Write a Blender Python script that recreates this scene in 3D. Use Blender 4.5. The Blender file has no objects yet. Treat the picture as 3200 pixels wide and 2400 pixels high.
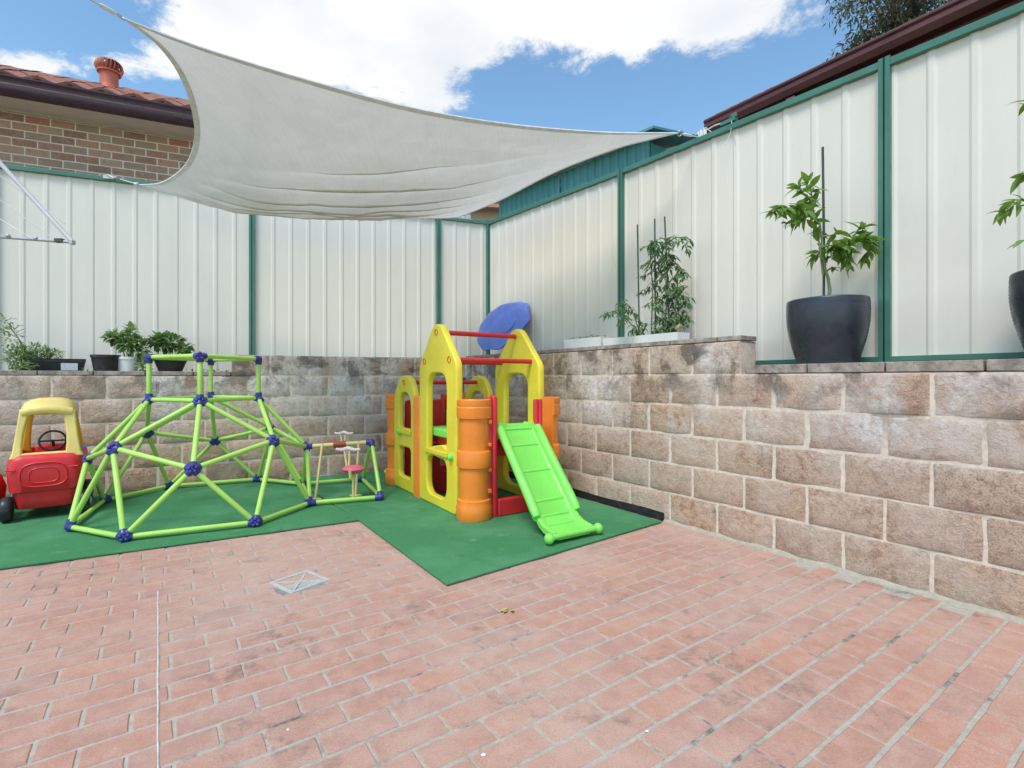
import bpy, bmesh, math, random
from mathutils import Vector, Matrix, noise as mnoise
R = math.radians
rnd = random.Random(7)
S = bpy.context.scene
COL = S.collection

# ------------------------------------------------------------------ camera, world, sun, exposure
HC = 1.094
FPX = 1580.0
cam_d = bpy.data.cameras.new('camera')
cam = bpy.data.objects.new('camera', cam_d)
COL.objects.link(cam)
cam.location = (0, 0, HC)
cam.rotation_euler = (R(90), 0, 0)
cam_d.sensor_width = 36
cam_d.lens = 36 * FPX / 3200
cam_d.shift_y = -15 / 3200
cam_d.clip_start = 0.05
cam_d.clip_end = 2000
S.camera = cam
S.view_settings.view_transform = 'Standard'
S.view_settings.look = 'None'
S.view_settings.gamma = 1
S.view_settings.use_curve_mapping = False
S.view_settings.exposure = 1.22

SUN_EL, SUN_AZ = 58, 205      # azimuth clockwise from +Y
w = bpy.data.worlds.new('World'); S.world = w
w.use_nodes = True
nt = w.node_tree; N = nt.nodes; L = nt.links
N.clear()
wo = N.new('ShaderNodeOutputWorld'); bg = N.new('ShaderNodeBackground')
sky = N.new('ShaderNodeTexSky'); sky.sky_type = 'NISHITA'; sky.sun_disc = False
sky.sun_elevation = R(SUN_EL); sky.sun_rotation = R(SUN_AZ)
sky.air_density = 1.15; sky.dust_density = 0.0; sky.ozone_density = 1.2; sky.altitude = 800
bg.inputs['Strength'].default_value = 0.1
def wmath(op, a, b=None, c=None, clamp=False):
    n = N.new('ShaderNodeMath'); n.operation = op; n.use_clamp = clamp
    for i, x in enumerate((a, b, c)):
        if x is None: continue
        if isinstance(x, (int, float)): n.inputs[i].default_value = x
        else: L.new(x, n.inputs[i])
    return n.outputs[0]
tc = N.new('ShaderNodeTexCoord')
sp = N.new('ShaderNodeSeparateXYZ'); L.new(tc.outputs['Generated'], sp.inputs[0])
# cloud sheet: look direction projected on a level layer above the yard
zc = wmath('MAXIMUM', sp.outputs[2], 0.02)
zz = wmath('ADD', zc, 0.16)
cx = wmath('DIVIDE', sp.outputs[0], zz); cy = wmath('DIVIDE', sp.outputs[1], zz)
cb = N.new('ShaderNodeCombineXYZ'); L.new(cx, cb.inputs[0]); L.new(cy, cb.inputs[1])
cb.inputs[2].default_value = 3.1
n1 = N.new('ShaderNodeTexNoise'); n1.inputs['Scale'].default_value = 1.9; n1.inputs['Detail'].default_value = 12
n1.inputs['Roughness'].default_value = 0.66; n1.inputs['Distortion'].default_value = 0.25
L.new(cb.outputs[0], n1.inputs['Vector'])
# big cloud bank: in layer coordinates
def blob(x0, y0, rx, ry, ang=0.0):
    dx = wmath('SUBTRACT', cx, x0); dy = wmath('SUBTRACT', cy, y0)
    ca, sa = math.cos(ang), math.sin(ang)
    ax = wmath('ADD', wmath('MULTIPLY', dx, ca), wmath('MULTIPLY', dy, sa))
    ay = wmath('SUBTRACT', wmath('MULTIPLY', dy, ca), wmath('MULTIPLY', dx, sa))
    d2 = wmath('ADD', wmath('POWER', wmath('DIVIDE', ax, rx), 2), wmath('POWER', wmath('DIVIDE', ay, ry), 2))
    return wmath('POWER', 2.718, wmath('MULTIPLY', d2, -1))
def lay(u, v):                # photo direction -> layer coordinates
    x, y, z = (u - 1600) / FPX, 1.0, (1185 - v) / FPX
    l = math.sqrt(x * x + y * y + z * z); x /= l; y /= l; z /= l
    return x / (z + 0.16), y / (z + 0.16)
bias = None
for (u, v, rx, ry, amp) in [(900, 50, .28, .26, .34), (1300, 50, .36, .20, .32), (1750, 40, .34, .17, .32), (2150, 45, .36, .16, .32), (2330, 95, .16, .16, .25),
                            (560, 140, .24, .14, .28), (1330, 300, .15, .10, .34), (1050, 190, .28, .12, .14), (1560, 250, .35, .12, -.18), (120, 40, .30, .16, -.26), (330, 20, .25, .10, -.25), (20, 190, .10, .08, .2), (150, 225, .22, .05, .12), (-900, 100, .7, .5, .2), (600, -700, .5, .4, .2), (1900, -500, 1.2, .40, .22), (2900, 40, .2, .2, -.3),
                            (1900, 420, 1.2, .35, -.32), (2550, 230, .6, .3, -.34), (330, 350, .5, .22, -.25)]:
    px, py = lay(u, v)
    b = wmath('MULTIPLY', blob(px, py, rx, ry), amp)
    bias = b if bias is None else wmath('ADD', bias, b)
n3 = N.new('ShaderNodeTexNoise'); n3.inputs['Scale'].default_value = 6.5; n3.inputs['Detail'].default_value = 10; n3.inputs['Roughness'].default_value = .7; n3.inputs['Distortion'].default_value = .6
L.new(cb.outputs[0], n3.inputs['Vector'])
bias = wmath('ADD', bias, wmath('MULTIPLY', wmath('SUBTRACT', n3.outputs[0], .5), .9))
cov = wmath('ADD', wmath('SUBTRACT', wmath('MULTIPLY', n1.outputs[0], 1.9), .485), bias)
mr = N.new('ShaderNodeMapRange'); mr.interpolation_type = 'SMOOTHERSTEP'
L.new(cov, mr.inputs[0]); mr.inputs[1].default_value = 0.46; mr.inputs[2].default_value = 0.78
mr.inputs[3].default_value = 0; mr.inputs[4].default_value = 1
n2 = N.new('ShaderNodeTexNoise'); n2.inputs['Scale'].default_value = 3.5; n2.inputs['Detail'].default_value = 5
L.new(cb.outputs[0], n2.inputs['Vector'])
cr = N.new('ShaderNodeValToRGB'); L.new(n2.outputs[0], cr.inputs[0])
cr.color_ramp.elements[0].position = .3; cr.color_ramp.elements[0].color = (3.55, 3.75, 4.0, 1)
cr.color_ramp.elements[1].position = .6; cr.color_ramp.elements[1].color = (4.5, 4.5, 4.52, 1)
tint = N.new('ShaderNodeMixRGB'); tint.blend_type = 'MULTIPLY'; tint.inputs[0].default_value = 1; L.new(sky.outputs[0], tint.inputs[1]); tint.inputs[2].default_value = (.82, .985, .975, 1)   # clear air, a little cyan
mx = N.new('ShaderNodeMixRGB'); L.new(mr.outputs[0], mx.inputs[0])
# camera-less tint: slightly lighter, hazier air near the horizon comes with the sky itself
L.new(tint.outputs[0], mx.inputs[1]); L.new(cr.outputs[0], mx.inputs[2])
L.new(mx.outputs[0], bg.inputs[0]); L.new(bg.outputs[0], wo.inputs[0])

sun_d = bpy.data.lights.new('sun', 'SUN'); sun = bpy.data.objects.new('sun', sun_d); COL.objects.link(sun)
sun_d.energy = 1.3; sun_d.angle = R(24); sun_d.color = (1, .965, .91)
az = R(SUN_AZ); el = R(SUN_EL)
sdir = Vector((math.sin(az) * math.cos(el), math.cos(az) * math.cos(el), math.sin(el)))
sun.rotation_euler = sdir.to_track_quat('Z', 'Y').to_euler()
sun.location = (0, -2, 6)

# ------------------------------------------------------------------ helpers
def G(u, v, z=0.0):           # point at height z seen in direction (u, v) of the photograph
    Y = FPX * (HC - z) / (v - 1185)
    return Vector(((u - 1600) * Y / FPX, Y, z))
def D(u, v, Y):               # point at depth Y
    return Vector(((u - 1600) * Y / FPX, Y, HC + (1185 - v) * Y / FPX))

class MB:
    def __init__(s): s.v = []; s.f = []
    def add(s, vs, fs):
        o = len(s.v); s.v += [tuple(p) for p in vs]; s.f += [tuple(i + o for i in f) for f in fs]; return s
    def box(s, c, d, m=None):
        x, y, z = d[0] / 2, d[1] / 2, d[2] / 2
        vs = [Vector((a * x, b * y, e * z)) for a in (-1, 1) for b in (-1, 1) for e in (-1, 1)]
        if m is not None: vs = [m @ p for p in vs]
        vs = [p + Vector(c) for p in vs]
        return s.add(vs, [(0, 1, 3, 2), (4, 6, 7, 5), (0, 4, 5, 1), (2, 3, 7, 6), (0, 2, 6, 4), (1, 5, 7, 3)])
    def box2(s, a, b):
        return s.box([(a[i] + b[i]) / 2 for i in range(3)], [abs(b[i] - a[i]) for i in range(3)])
    def tube(s, pts, r, n=10, cap=True):
        pts = [Vector(p) for p in pts]; rs = r if isinstance(r, (list, tuple)) else [r] * len(pts)
        up = None; rings = []; 
        for i, p in enumerate(pts):
            t = (pts[min(i + 1, len(pts) - 1)] - pts[max(i - 1, 0)]).normalized()
            if up is None:
                up = Vector((0, 0, 1)) if abs(t.z) < .9 else Vector((1, 0, 0))
            a = t.cross(up).normalized(); b = a.cross(t).normalized(); up = b
            rings.append([p + (a * math.cos(2 * math.pi * k / n) + b * math.sin(2 * math.pi * k / n)) * rs[i] for k in range(n)])
        vs = [q for rg in rings for q in rg]; fs = []
        for i in range(len(pts) - 1):
            for k in range(n):
                k2 = (k + 1) % n
                fs.append((i * n + k, i * n + k2, (i + 1) * n + k2, (i + 1) * n + k))
        if cap: fs.append(tuple(range(n - 1, -1, -1))); fs.append(tuple((len(pts) - 1) * n + k for k in range(n)))
        return s.add(vs, fs)
    def lathe(s, prof, n=24, c=(0, 0, 0), a0=0.0, a1=2 * math.pi, axis='z'):
        full = abs(a1 - a0 - 2 * math.pi) < 1e-6
        m = n if full else n + 1
        vs = []; fs = []
        for (r, z) in prof:
            for k in range(m):
                a = a0 + (a1 - a0) * k / n
                p = (r * math.cos(a), r * math.sin(a), z)
                if axis == 'x': p = (z, r * math.cos(a), r * math.sin(a))
                if axis == 'y': p = (r * math.cos(a), z, r * math.sin(a))
                vs.append((p[0] + c[0], p[1] + c[1], p[2] + c[2]))
        for i in range(len(prof) - 1):
            for k in range(n):
                k2 = (k + 1) % m
                fs.append((i * m + k, i * m + k2, (i + 1) * m + k2, (i + 1) * m + k))
        return s.add(vs, fs)
    def prism(s, poly, z0, z1):
        n = len(poly)
        vs = [(p[0], p[1], z0) for p in poly] + [(p[0], p[1], z1) for p in poly]
        fs = [tuple(range(n - 1, -1, -1)), tuple(range(n, 2 * n))] + [(i, (i + 1) % n, n + (i + 1) % n, n + i) for i in range(n)]
        return s.add(vs, fs)
    def sphere(s, c, r, n=12, sc=(1, 1, 1)):
        prof = [(max(1e-4, r * math.sin(math.pi * i / n)), -r * math.cos(math.pi * i / n)) for i in range(n + 1)]
        vs0 = len(s.v); s.lathe(prof, n, (0, 0, 0))
        for i in range(vs0, len(s.v)):
            p = s.v[i]; s.v[i] = (p[0] * sc[0] + c[0], p[1] * sc[1] + c[1], p[2] * sc[2] + c[2])
        return s
    def xf(s, m):
        s.v = [tuple(m @ Vector(p)) for p in s.v]; return s
    def mesh(s, name, smooth=None, weld=False):
        me = bpy.data.meshes.new(name); me.from_pydata(s.v, [], s.f); me.update()
        b = bmesh.new(); b.from_mesh(me)
        if weld: bmesh.ops.remove_doubles(b, verts=b.verts, dist=1e-5)
        bmesh.ops.recalc_face_normals(b, faces=b.faces); b.to_mesh(me); b.free()
        if smooth is not None:
            me.shade_smooth()
            if smooth < 180: me.set_sharp_from_angle(angle=R(smooth))
        return me

def link(name, me, mat=None, parent=None, loc=None, rot=None, scale=None):
    o = bpy.data.objects.new(name, me); COL.objects.link(o)
    if mat is not None and me is not None and not me.materials: me.materials.append(mat)
    if parent is not None: o.parent = parent
    if loc is not None: o.location = loc
    if rot is not None: o.rotation_euler = rot
    if scale is not None: o.scale = scale
    return o
def build(mb, name, mat, parent=None, smooth=None, bevel=0, seg=2, weld=False, **k):
    o = link(name, mb.mesh(name, smooth, weld), mat, parent, **k)
    if bevel:
        m = o.modifiers.new('bevel', 'BEVEL'); m.width = bevel; m.segments = seg; m.limit_method = 'ANGLE'; m.angle_limit = R(35)
        o.data.shade_smooth(); m.harden_normals = True
    return o
def thing(name, label, cat, loc=(0, 0, 0), rz=0.0, group=None):
    o = bpy.data.objects.new(name, None); COL.objects.link(o)
    o.empty_display_size = .1; o.location = loc; o.rotation_euler = (0, 0, rz)
    return tag(o, label, cat, group)
def tag(o, label=None, cat=None, group=None, kind=None):
    if label: o['label'] = label
    if cat: o['category'] = cat
    if group: o['group'] = group
    if kind: o['kind'] = kind
    return o
def copy_tree(o, parent=None):
    c = o.copy(); COL.objects.link(c)
    if parent is not None: c.parent = parent
    for ch in list(o.children): copy_tree(ch, c)
    return c
def rounded(poly, r, n=4):
    out = []; m = len(poly)
    for i in range(m):
        p = Vector(poly[i][:2]); a = Vector(poly[i - 1][:2]); b = Vector(poly[(i + 1) % m][:2])
        rr = poly[i][2] if len(poly[i]) > 2 else r
        u = (a - p); v = (b - p); d = min(rr, u.length * .49, v.length * .49)
        u.normalize(); v.normalize()
        s, e = p + u * d, p + v * d
        for k in range(n + 1):
            t = k / n
            out.append(tuple(s * (1 - t) ** 2 + p * 2 * t * (1 - t) + e * t ** 2))
    return out
def sheet(name, loops, thick, bev, mat, parent, M4):
    """flat moulding with holes: outline and holes in (x, z), made solid and rounded"""
    cu = bpy.data.curves.new(name, 'CURVE'); cu.dimensions = '2D'; cu.fill_mode = 'BOTH'
    for lp in loops:
        sp_ = cu.splines.new('POLY'); sp_.points.add(len(lp) - 1); sp_.use_cyclic_u = True
        for i, p in enumerate(lp): sp_.points[i].co = (p[0], p[1], 0, 1)
    cu.extrude = thick / 2 - bev; cu.bevel_depth = bev; cu.bevel_resolution = 1; cu.offset = -bev
    t = bpy.data.objects.new(name, cu); COL.objects.link(t)
    dg = bpy.context.evaluated_depsgraph_get(); dg.update()
    me = bpy.data.meshes.new_from_object(t.evaluated_get(dg))
    bpy.data.objects.remove(t); bpy.data.curves.remove(cu)
    me.name = name
    me.transform(M4 @ Matrix.Rotation(R(90), 4, 'X'))
    me.materials.clear(); me.shade_smooth(); me.set_sharp_from_angle(angle=R(50))
    return link(name, me, mat, parent)

# ------------------------------------------------------------------ materials
def newmat(name):
    m = bpy.data.materials.new(name); m.use_nodes = True
    return m, m.node_tree, m.node_tree.nodes['Principled BSDF']
class NB:
    def __init__(s, t): s.t = t
    def n(s, k, **kw):
        x = s.t.nodes.new(k)
        for a, b in kw.items(): setattr(x, a, b)
        return x
    def l(s, a, b): s.t.links.new(a, b)
    def noise(s, vec, scale, detail=4, rough=.55, dist=0):
        x = s.n('ShaderNodeTexNoise'); x.inputs['Scale'].default_value = scale; x.inputs['Detail'].default_value = detail
        x.inputs['Roughness'].default_value = rough; x.inputs['Distortion'].default_value = dist
        s.l(vec, x.inputs['Vector']); return x.outputs[0]
    def ramp(s, f, stops):
        x = s.n('ShaderNodeValToRGB'); s.l(f, x.inputs[0]); e = x.color_ramp.elements
        while len(e) < len(stops): e.new(.5)
        for i, (p, c) in enumerate(stops):
            e[i].position = p; e[i].color = tuple(c) + (1,) if hasattr(c, '__len__') else (c, c, c, 1)
        return x.outputs[0]
    def mix(s, f, a, b, mode='MIX'):
        x = s.n('ShaderNodeMixRGB', blend_type=mode)
        for i, q in enumerate((f, a, b)):
            if hasattr(q, 'is_output'): s.l(q, x.inputs[i])
            elif isinstance(q, (int, float)): x.inputs[i].default_value = q if i == 0 else (q, q, q, 1)
            else: x.inputs[i].default_value = tuple(q) + (1,)
        return x.outputs[0]
    def m(s, op, a, b=0.0, clamp=False):
        x = s.n('ShaderNodeMath', operation=op); x.use_clamp = clamp
        for i, q in enumerate((a, b)):
            if hasattr(q, 'is_output'): s.l(q, x.inputs[i])
            else: x.inputs[i].default_value = q
        return x.outputs[0]
    def rng(s, f, a, b, c=0, d=1):
        x = s.n('ShaderNodeMapRange', interpolation_type='SMOOTHSTEP'); s.l(f, x.inputs[0])
        for i, q in enumerate((a, b, c, d)): x.inputs[i + 1].default_value = q
        return x.outputs[0]
    def bump(s, h, dist, bs, strength=1):
        x = s.n('ShaderNodeBump'); s.l(h, x.inputs['Height']); x.inputs['Distance'].default_value = dist; x.inputs['Strength'].default_value = strength
        s.l(x.outputs[0], bs.inputs['Normal'])
    def pos(s): return s.n('ShaderNodeNewGeometry').outputs['Position']
    def objv(s):
        tcn = s.n('ShaderNodeTexCoord'); oi = s.n('ShaderNodeObjectInfo')
        a = s.n('ShaderNodeVectorMath', operation='ADD'); s.l(tcn.outputs['Object'], a.inputs[0])
        b = s.n('ShaderNodeVectorMath', operation='SCALE'); b.inputs['Scale'].default_value = 37.0
        c = s.n('ShaderNodeCombineXYZ'); s.l(oi.outputs['Random'], c.inputs[0]); s.l(oi.outputs['Random'], c.inputs[2])
        s.l(c.outputs[0], b.inputs[0]); s.l(b.outputs[0], a.inputs[1])
        return a.outputs[0], oi.outputs['Random']
def mat(name, col, rough=.5, var=.12, scale=6, bump=0, bscale=80, spec=.5, rv=.1, metal=0, dirt=None, coat=0, world=False):
    m, t, bs = newmat(name); b = NB(t)
    vec, rn = b.objv()
    if world: vec = b.pos()
    n = b.noise(vec, scale, 5)
    lo = [c * (1 - var) for c in col]; hi = [min(1, c * (1 + var)) for c in col]
    c = b.ramp(n, [(.3, lo), (.7, hi)])
    if dirt:
        n2 = b.noise(vec, scale * 2.7, 6, .65)
        c = b.mix(b.rng(n2, .52, .75, 0, dirt[1]), c, dirt[0])
    b.l(c, bs.inputs['Base Color'])
    r = b.rng(b.noise(vec, scale * 3, 4), .3, .7, rough - rv, min(1, rough + rv)); b.l(r, bs.inputs['Roughness'])
    bs.inputs['Specular IOR Level'].default_value = spec; bs.inputs['Metallic'].default_value = metal
    if coat: bs.inputs['Coat Weight'].default_value = coat; bs.inputs['Coat Roughness'].default_value = .25
    if bump: b.bump(b.noise(vec, bscale, 5, .6), bump, bs)
    return m
def paver_mat():
    m, t, bs = newmat('clay_paver'); b = NB(t); vec, rn = b.objv(); pos = b.pos()
    base = b.ramp(rn, [(0, (.40, .22, .165)), (.3, (.455, .24, .175)), (.6, (.41, .24, .195)), (.85, (.475, .245, .17)), (1, (.37, .22, .18))])
    mott = b.noise(vec, 14, 6, .62)
    c = b.mix(b.rng(mott, .35, .7, 0, .55), base, (.53, .345, .275))
    big = b.noise(pos, .9, 4, .6)
    c = b.mix(b.rng(big, .40, .64, 0, .42), c, (.52, .395, .325))            # pale dusty film
    d1 = b.noise(pos, 1.7, 7, .72, .4); d2 = b.noise(pos, 17, 6, .7)
    dm = b.m('MULTIPLY', b.rng(d1, .51, .64), b.rng(d2, .42, .62))
    c = b.mix(b.m('MULTIPLY', dm, .6), c, (.15, .125, .11))
    fine = b.noise(pos, 160, 4, .7)
    c = b.mix(.25, c, b.ramp(fine, [(.3, .25), (.7, .9)]), 'OVERLAY')
    b.l(c, bs.inputs['Base Color']); bs.inputs['Roughness'].default_value = .85; bs.inputs['Specular IOR Level'].default_value = .25
    b.bump(b.m('ADD', fine, b.m('MULTIPLY', mott, 2)), .0014, bs)
    return m
def joint_mat():
    m, t, bs = newmat('paving_mortar'); b = NB(t); pos = b.pos()
    n = b.noise(pos, 40, 6, .7); c = b.ramp(n, [(.3, (.35, .325, .27)), (.7, (.50, .465, .395))])
    d1 = b.noise(pos, 2.2, 7, .7, .3); d2 = b.noise(pos, 9, 6, .7)
    c = b.mix(b.m('MULTIPLY', b.rng(d1, .50, .64), b.rng(d2, .42, .6)), c, (.13, .125, .115))
    b.l(c, bs.inputs['Base Color']); bs.inputs['Roughness'].default_value = .95; b.bump(n, .004, bs)
    return m
def block_mat():
    m, t, bs = newmat('split_face_block'); b = NB(t); vec, rn = b.objv(); pos = b.pos()
    base = b.ramp(rn, [(0, (.60, .395, .27)), (.25, (.67, .44, .295)), (.5, (.63, .455, .345)), (.75, (.56, .355, .25)), (1, (.69, .50, .37))])
    s1 = b.noise(vec, 22, 8, .72, .4)
    c = b.mix(b.rng(s1, .44, .62, 0, .75), base, (.36, .22, .16))
    s2 = b.noise(vec, 5, 5, .6)
    c = b.mix(b.rng(s2, .46, .68, 0, .6), c, (.64, .48, .38))
    sp1 = b.noise(pos, 120, 3, .7)
    c = b.mix(b.rng(sp1, .53, .66, 0, .75), c, (.14, .10, .085))
    lo = b.noise(pos, 5.5, 6, .7, .6)
    c = b.mix(b.rng(lo, .54, .70, 0, .6), c, (.17, .115, .085))
    c = b.mix(b.rng(sp1, .30, .40, .45, 0), c, (.62, .54, .47))
    # lime bloom: drips and patches around the upper courses; mould near the top
    sx = b.n('ShaderNodeSeparateXYZ'); b.l(pos, sx.inputs[0]); z = sx.outputs[2]
    str_ = b.n('ShaderNodeVectorMath', operation='MULTIPLY'); b.l(pos, str_.inputs[0]); str_.inputs[1].default_value = (1, 1, .45)
    e1 = b.noise(str_.outputs[0], 2.1, 6, .62, .5); e2 = b.noise(pos, 26, 6, .75)
    band = b.m('MULTIPLY', b.rng(z, .42, .95), b.rng(z, 1.2, 1.42, 1, .35))
    em = b.m('MULTIPLY', b.m('MULTIPLY', b.rng(e1, .43, .58), band), b.rng(e2, .34, .60, .25, 1))
    c = b.mix(b.m('MULTIPLY', em, .95), c, (.80, .77, .76))
    haze = b.m('MULTIPLY', b.rng(b.noise(pos, 3.2, 5, .6), .38, .60), .5)
    c = b.mix(haze, c, (.67, .55, .455))
    g1 = b.noise(pos, 3.6, 7, .7, .4)
    gm = b.m('MULTIPLY', b.rng(z, .78, 1.22), b.rng(g1, .46, .60))
    c = b.mix(b.m('MULTIPLY', gm, .72), c, (.085, .075, .068))
    b.l(c, bs.inputs['Base Color']); bs.inputs['Roughness'].default_value = .93; bs.inputs['Specular IOR Level'].default_value = .2
    h = b.m('ADD', b.m('MULTIPLY', b.noise(vec, 22, 8, .72, .4), 1.6), b.m('MULTIPLY', b.noise(pos, 90, 5, .7), .55))
    b.bump(h, .014, bs)
    return m
def mortar_mat(name='wall_mortar', col=(.72, .61, .50)):
    m, t, bs = newmat(name); b = NB(t); pos = b.pos()
    n = b.noise(pos, 30, 7, .7); c = b.ramp(n, [(.3, [k * .8 for k in col]), (.7, [min(1, k * 1.15) for k in col])])
    g = b.noise(pos, 3.6, 7, .7, .4); sx = b.n('ShaderNodeSeparateXYZ'); b.l(pos, sx.inputs[0])
    c = b.mix(b.m('MULTIPLY', b.rng(g, .47, .62), b.rng(sx.outputs[2], .6, 1.15)), c, (.16, .14, .13))
    b.l(c, bs.inputs['Base Color']); bs.inputs['Roughness'].default_value = .95; b.bump(n, .005, bs)
    return m
def mat_green_rubber():
    m, t, bs = newmat('green_rubber_mat'); b = NB(t); pos = b.pos()
    f = b.noise(pos, 130, 4, .85); big = b.noise(pos, 1.3, 5, .6); mid = b.noise(pos, 9, 5, .6)
    c = b.ramp(f, [(.32, (.030, .150, .055)), (.6, (.060, .25, .10)), (.8, (.09, .33, .15))])
    c = b.mix(b.rng(big, .4, .65, 0, .45), c, (.115, .33, .17))
    c = b.mix(b.rng(mid, .58, .75, 0, .45), c, (.19, .36, .23))
    sp_ = b.noise(pos, 38, 3, .6); c = b.mix(b.rng(sp_, .70, .76, 0, .7), c, (.36, .44, .34)); c = b.mix(b.rng(b.noise(pos, 4, 6, .7), .56, .7, 0, .35), c, (.03, .10, .05))
    b.l(c, bs.inputs['Base Color']); bs.inputs['Roughness'].default_value = .85; bs.inputs['Specular IOR Level'].default_value = .3
    b.bump(f, .003, bs); return m
def sail_mat():
    m, t, bs = newmat('shade_cloth'); b = NB(t); tcn = b.n('ShaderNodeTexCoord'); uv = tcn.outputs['Object']
    n = b.noise(uv, 2.0, 6, .6); fine = b.noise(uv, 220, 2, .5); st = b.noise(uv, 7, 6, .7)
    c = b.ramp(n, [(.3, (.66, .645, .59)), (.7, (.74, .72, .665))])
    c = b.mix(b.rng(st, .50, .72, 0, .16), c, (.52, .50, .44))
    mp = b.n('ShaderNodeMapping'); mp.inputs['Scale'].default_value = (70, 5, 5); mp.inputs['Rotation'].default_value = (0, 0, .35); b.l(uv, mp.inputs[0])
    wv = b.noise(mp.outputs[0], 1.0, 4, .6); c = b.mix(b.rng(wv, .38, .66, 0, .22), c, (.56, .545, .50))
    c = b.mix(.35, c, b.ramp(fine, [(.35, .35), (.65, .7)]), 'OVERLAY')
    b.l(c, bs.inputs['Base Color']); bs.inputs['Roughness'].default_value = .9; bs.inputs['Specular IOR Level'].default_value = .15
    tr = b.n('ShaderNodeBsdfTranslucent'); b.l(c, tr.inputs[0]); ms = b.n('ShaderNodeMixShader'); ms.inputs[0].default_value = .42
    out = t.nodes['Material Output']; b.l(bs.outputs[0], ms.inputs[1]); b.l(tr.outputs[0], ms.inputs[2]); b.l(ms.outputs[0], out.inputs[0])
    b.bump(b.m('ADD', fine, b.m('MULTIPLY', st, 2)), .0015, bs); return m
def fence_mat(name, col):
    m, t, bs = newmat(name); b = NB(t); pos = b.pos()
    st = b.n('ShaderNodeVectorMath', operation='MULTIPLY'); b.l(pos, st.inputs[0]); st.inputs[1].default_value = (1, 1, .12)
    n = b.noise(st.outputs[0], 6, 6, .6); n2 = b.noise(pos, 1.5, 4)
    c = b.ramp(n, [(.35, [k * .955 for k in col]), (.65, col)])
    c = b.mix(b.rng(b.noise(st.outputs[0], 30, 6, .7), .60, .74, 0, .14), c, (.46, .42, .34))
    c = b.mix(b.rng(n2, .5, .7, 0, .12), c, (.5, .5, .46))
    b.l(c, bs.inputs['Base Color']); bs.inputs['Roughness'].default_value = .58; bs.inputs['Specular IOR Level'].default_value = .3
    return m
def leaf_mat(name, c0, c1, tr=.35):
    m, t, bs = newmat(name); b = NB(t); pos = b.pos(); vec, rn = b.objv()
    n = b.noise(pos, 17, 4); c = b.ramp(n, [(.3, c0), (.68, c1)])
    c = b.mix(b.m('MULTIPLY', rn, .4), c, c1)
    b.l(c, bs.inputs['Base Color']); bs.inputs['Roughness'].default_value = .42
    t2 = b.n('ShaderNodeBsdfTranslucent'); b.l(b.mix(.5, c, (c1[0] * 1.4, c1[1] * 1.3, c1[2])), t2.inputs[0]); ms = b.n('ShaderNodeMixShader'); ms.inputs[0].default_value = tr
    out = t.nodes['Material Output']; b.l(bs.outputs[0], ms.inputs[1]); b.l(t2.outputs[0], ms.inputs[2]); b.l(ms.outputs[0], out.inputs[0])
    return m
PAV = paver_mat(); JOINT = joint_mat(); BLOCK = block_mat(); MORT = mortar_mat(); RUB = mat_green_rubber(); SAIL = sail_mat()
FCREAM = fence_mat('cream_steel', (.76, .71, .625)); FGREEN = mat('green_steel', (.058, .185, .135), .4, .12, 4, dirt=((.10, .13, .11), .4))
TEAL = mat('teal_steel', (.085, .275, .27), .45, .1, 3)
LIME = mat('lime_plastic', (.43, .70, .13), .38, .08, 5, dirt=((.40, .42, .22), .35)); NAVY = mat('navy_plastic', (.035, .04, .23), .38, .15, 9)
YEL = mat('yellow_plastic', (.82, .66, .045), .42, .08, 5, dirt=((.62, .48, .08), .3)); RED = mat('red_plastic', (.62, .022, .03), .4, .12, 5, dirt=((.40, .05, .04), .35))
ORG = mat('orange_plastic', (.86, .24, .025), .4, .08, 5, dirt=((.52, .14, .03), .3)); SLG = mat('bright_green_plastic', (.22, .72, .11), .4, .06, 4, dirt=((.24, .50, .13), .3))
CARY = mat('faded_yellow_plastic', (.82, .63, .19), .5, .12, 4, dirt=((.60, .50, .24), .4)); CARY_SHADE = mat('shaded_yellow_plastic', (.74, .38, .02), .45, .08, 4)  # deeper yellow for the far roof pillars has their shade mixed into the colour
BLU = mat('blue_plastic', (.17, .25, .74), .42, .12, 4, dirt=((.25, .32, .68), .5))
CARR = mat('car_red_plastic', (.70, .022, .03), .42, .12, 5, dirt=((.50, .10, .10), .4))
BLK = mat('black_plastic', (.018, .018, .021), .42, .3, 8, dirt=((.09, .085, .08), .5)); WHT = mat('white_plastic', (.74, .74, .74), .5, .06, 5, dirt=((.5, .48, .44), .3))
POT = mat('charcoal_pot', (.026, .032, .044), .34, .3, 5, dirt=((.06, .065, .075), .4)); SOIL = mat('soil', (.09, .065, .045), .95, .4, 14, .01, 60, world=True)
PINK = mat('pink_plastic', (.70, .13, .20), .45, .12, 5); PALEY = mat('pale_yellow_plastic', (.72, .60, .25), .45, .08, 5); PALEP = mat('pale_pink_plastic', (.72, .55, .55), .5, .1, 5)
STEEL = mat('galvanised_steel', (.50, .50, .49), .4, .12, 12, metal=.5, dirt=((.3, .28, .25), .4)); ALU = mat('painted_aluminium', (.55, .54, .52), .4, .08, 9)
WEB = mat('grey_webbing', (.78, .79, .82), .85, .12, 20, .001, 300); ROPE = mat('pale_rope', (.66, .66, .62), .8, .12, 50)
BRK = mat('house_brick', (.33, .15, .09), .9, .25, 9, .006, 90, dirt=((.12, .09, .06), .8))
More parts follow.
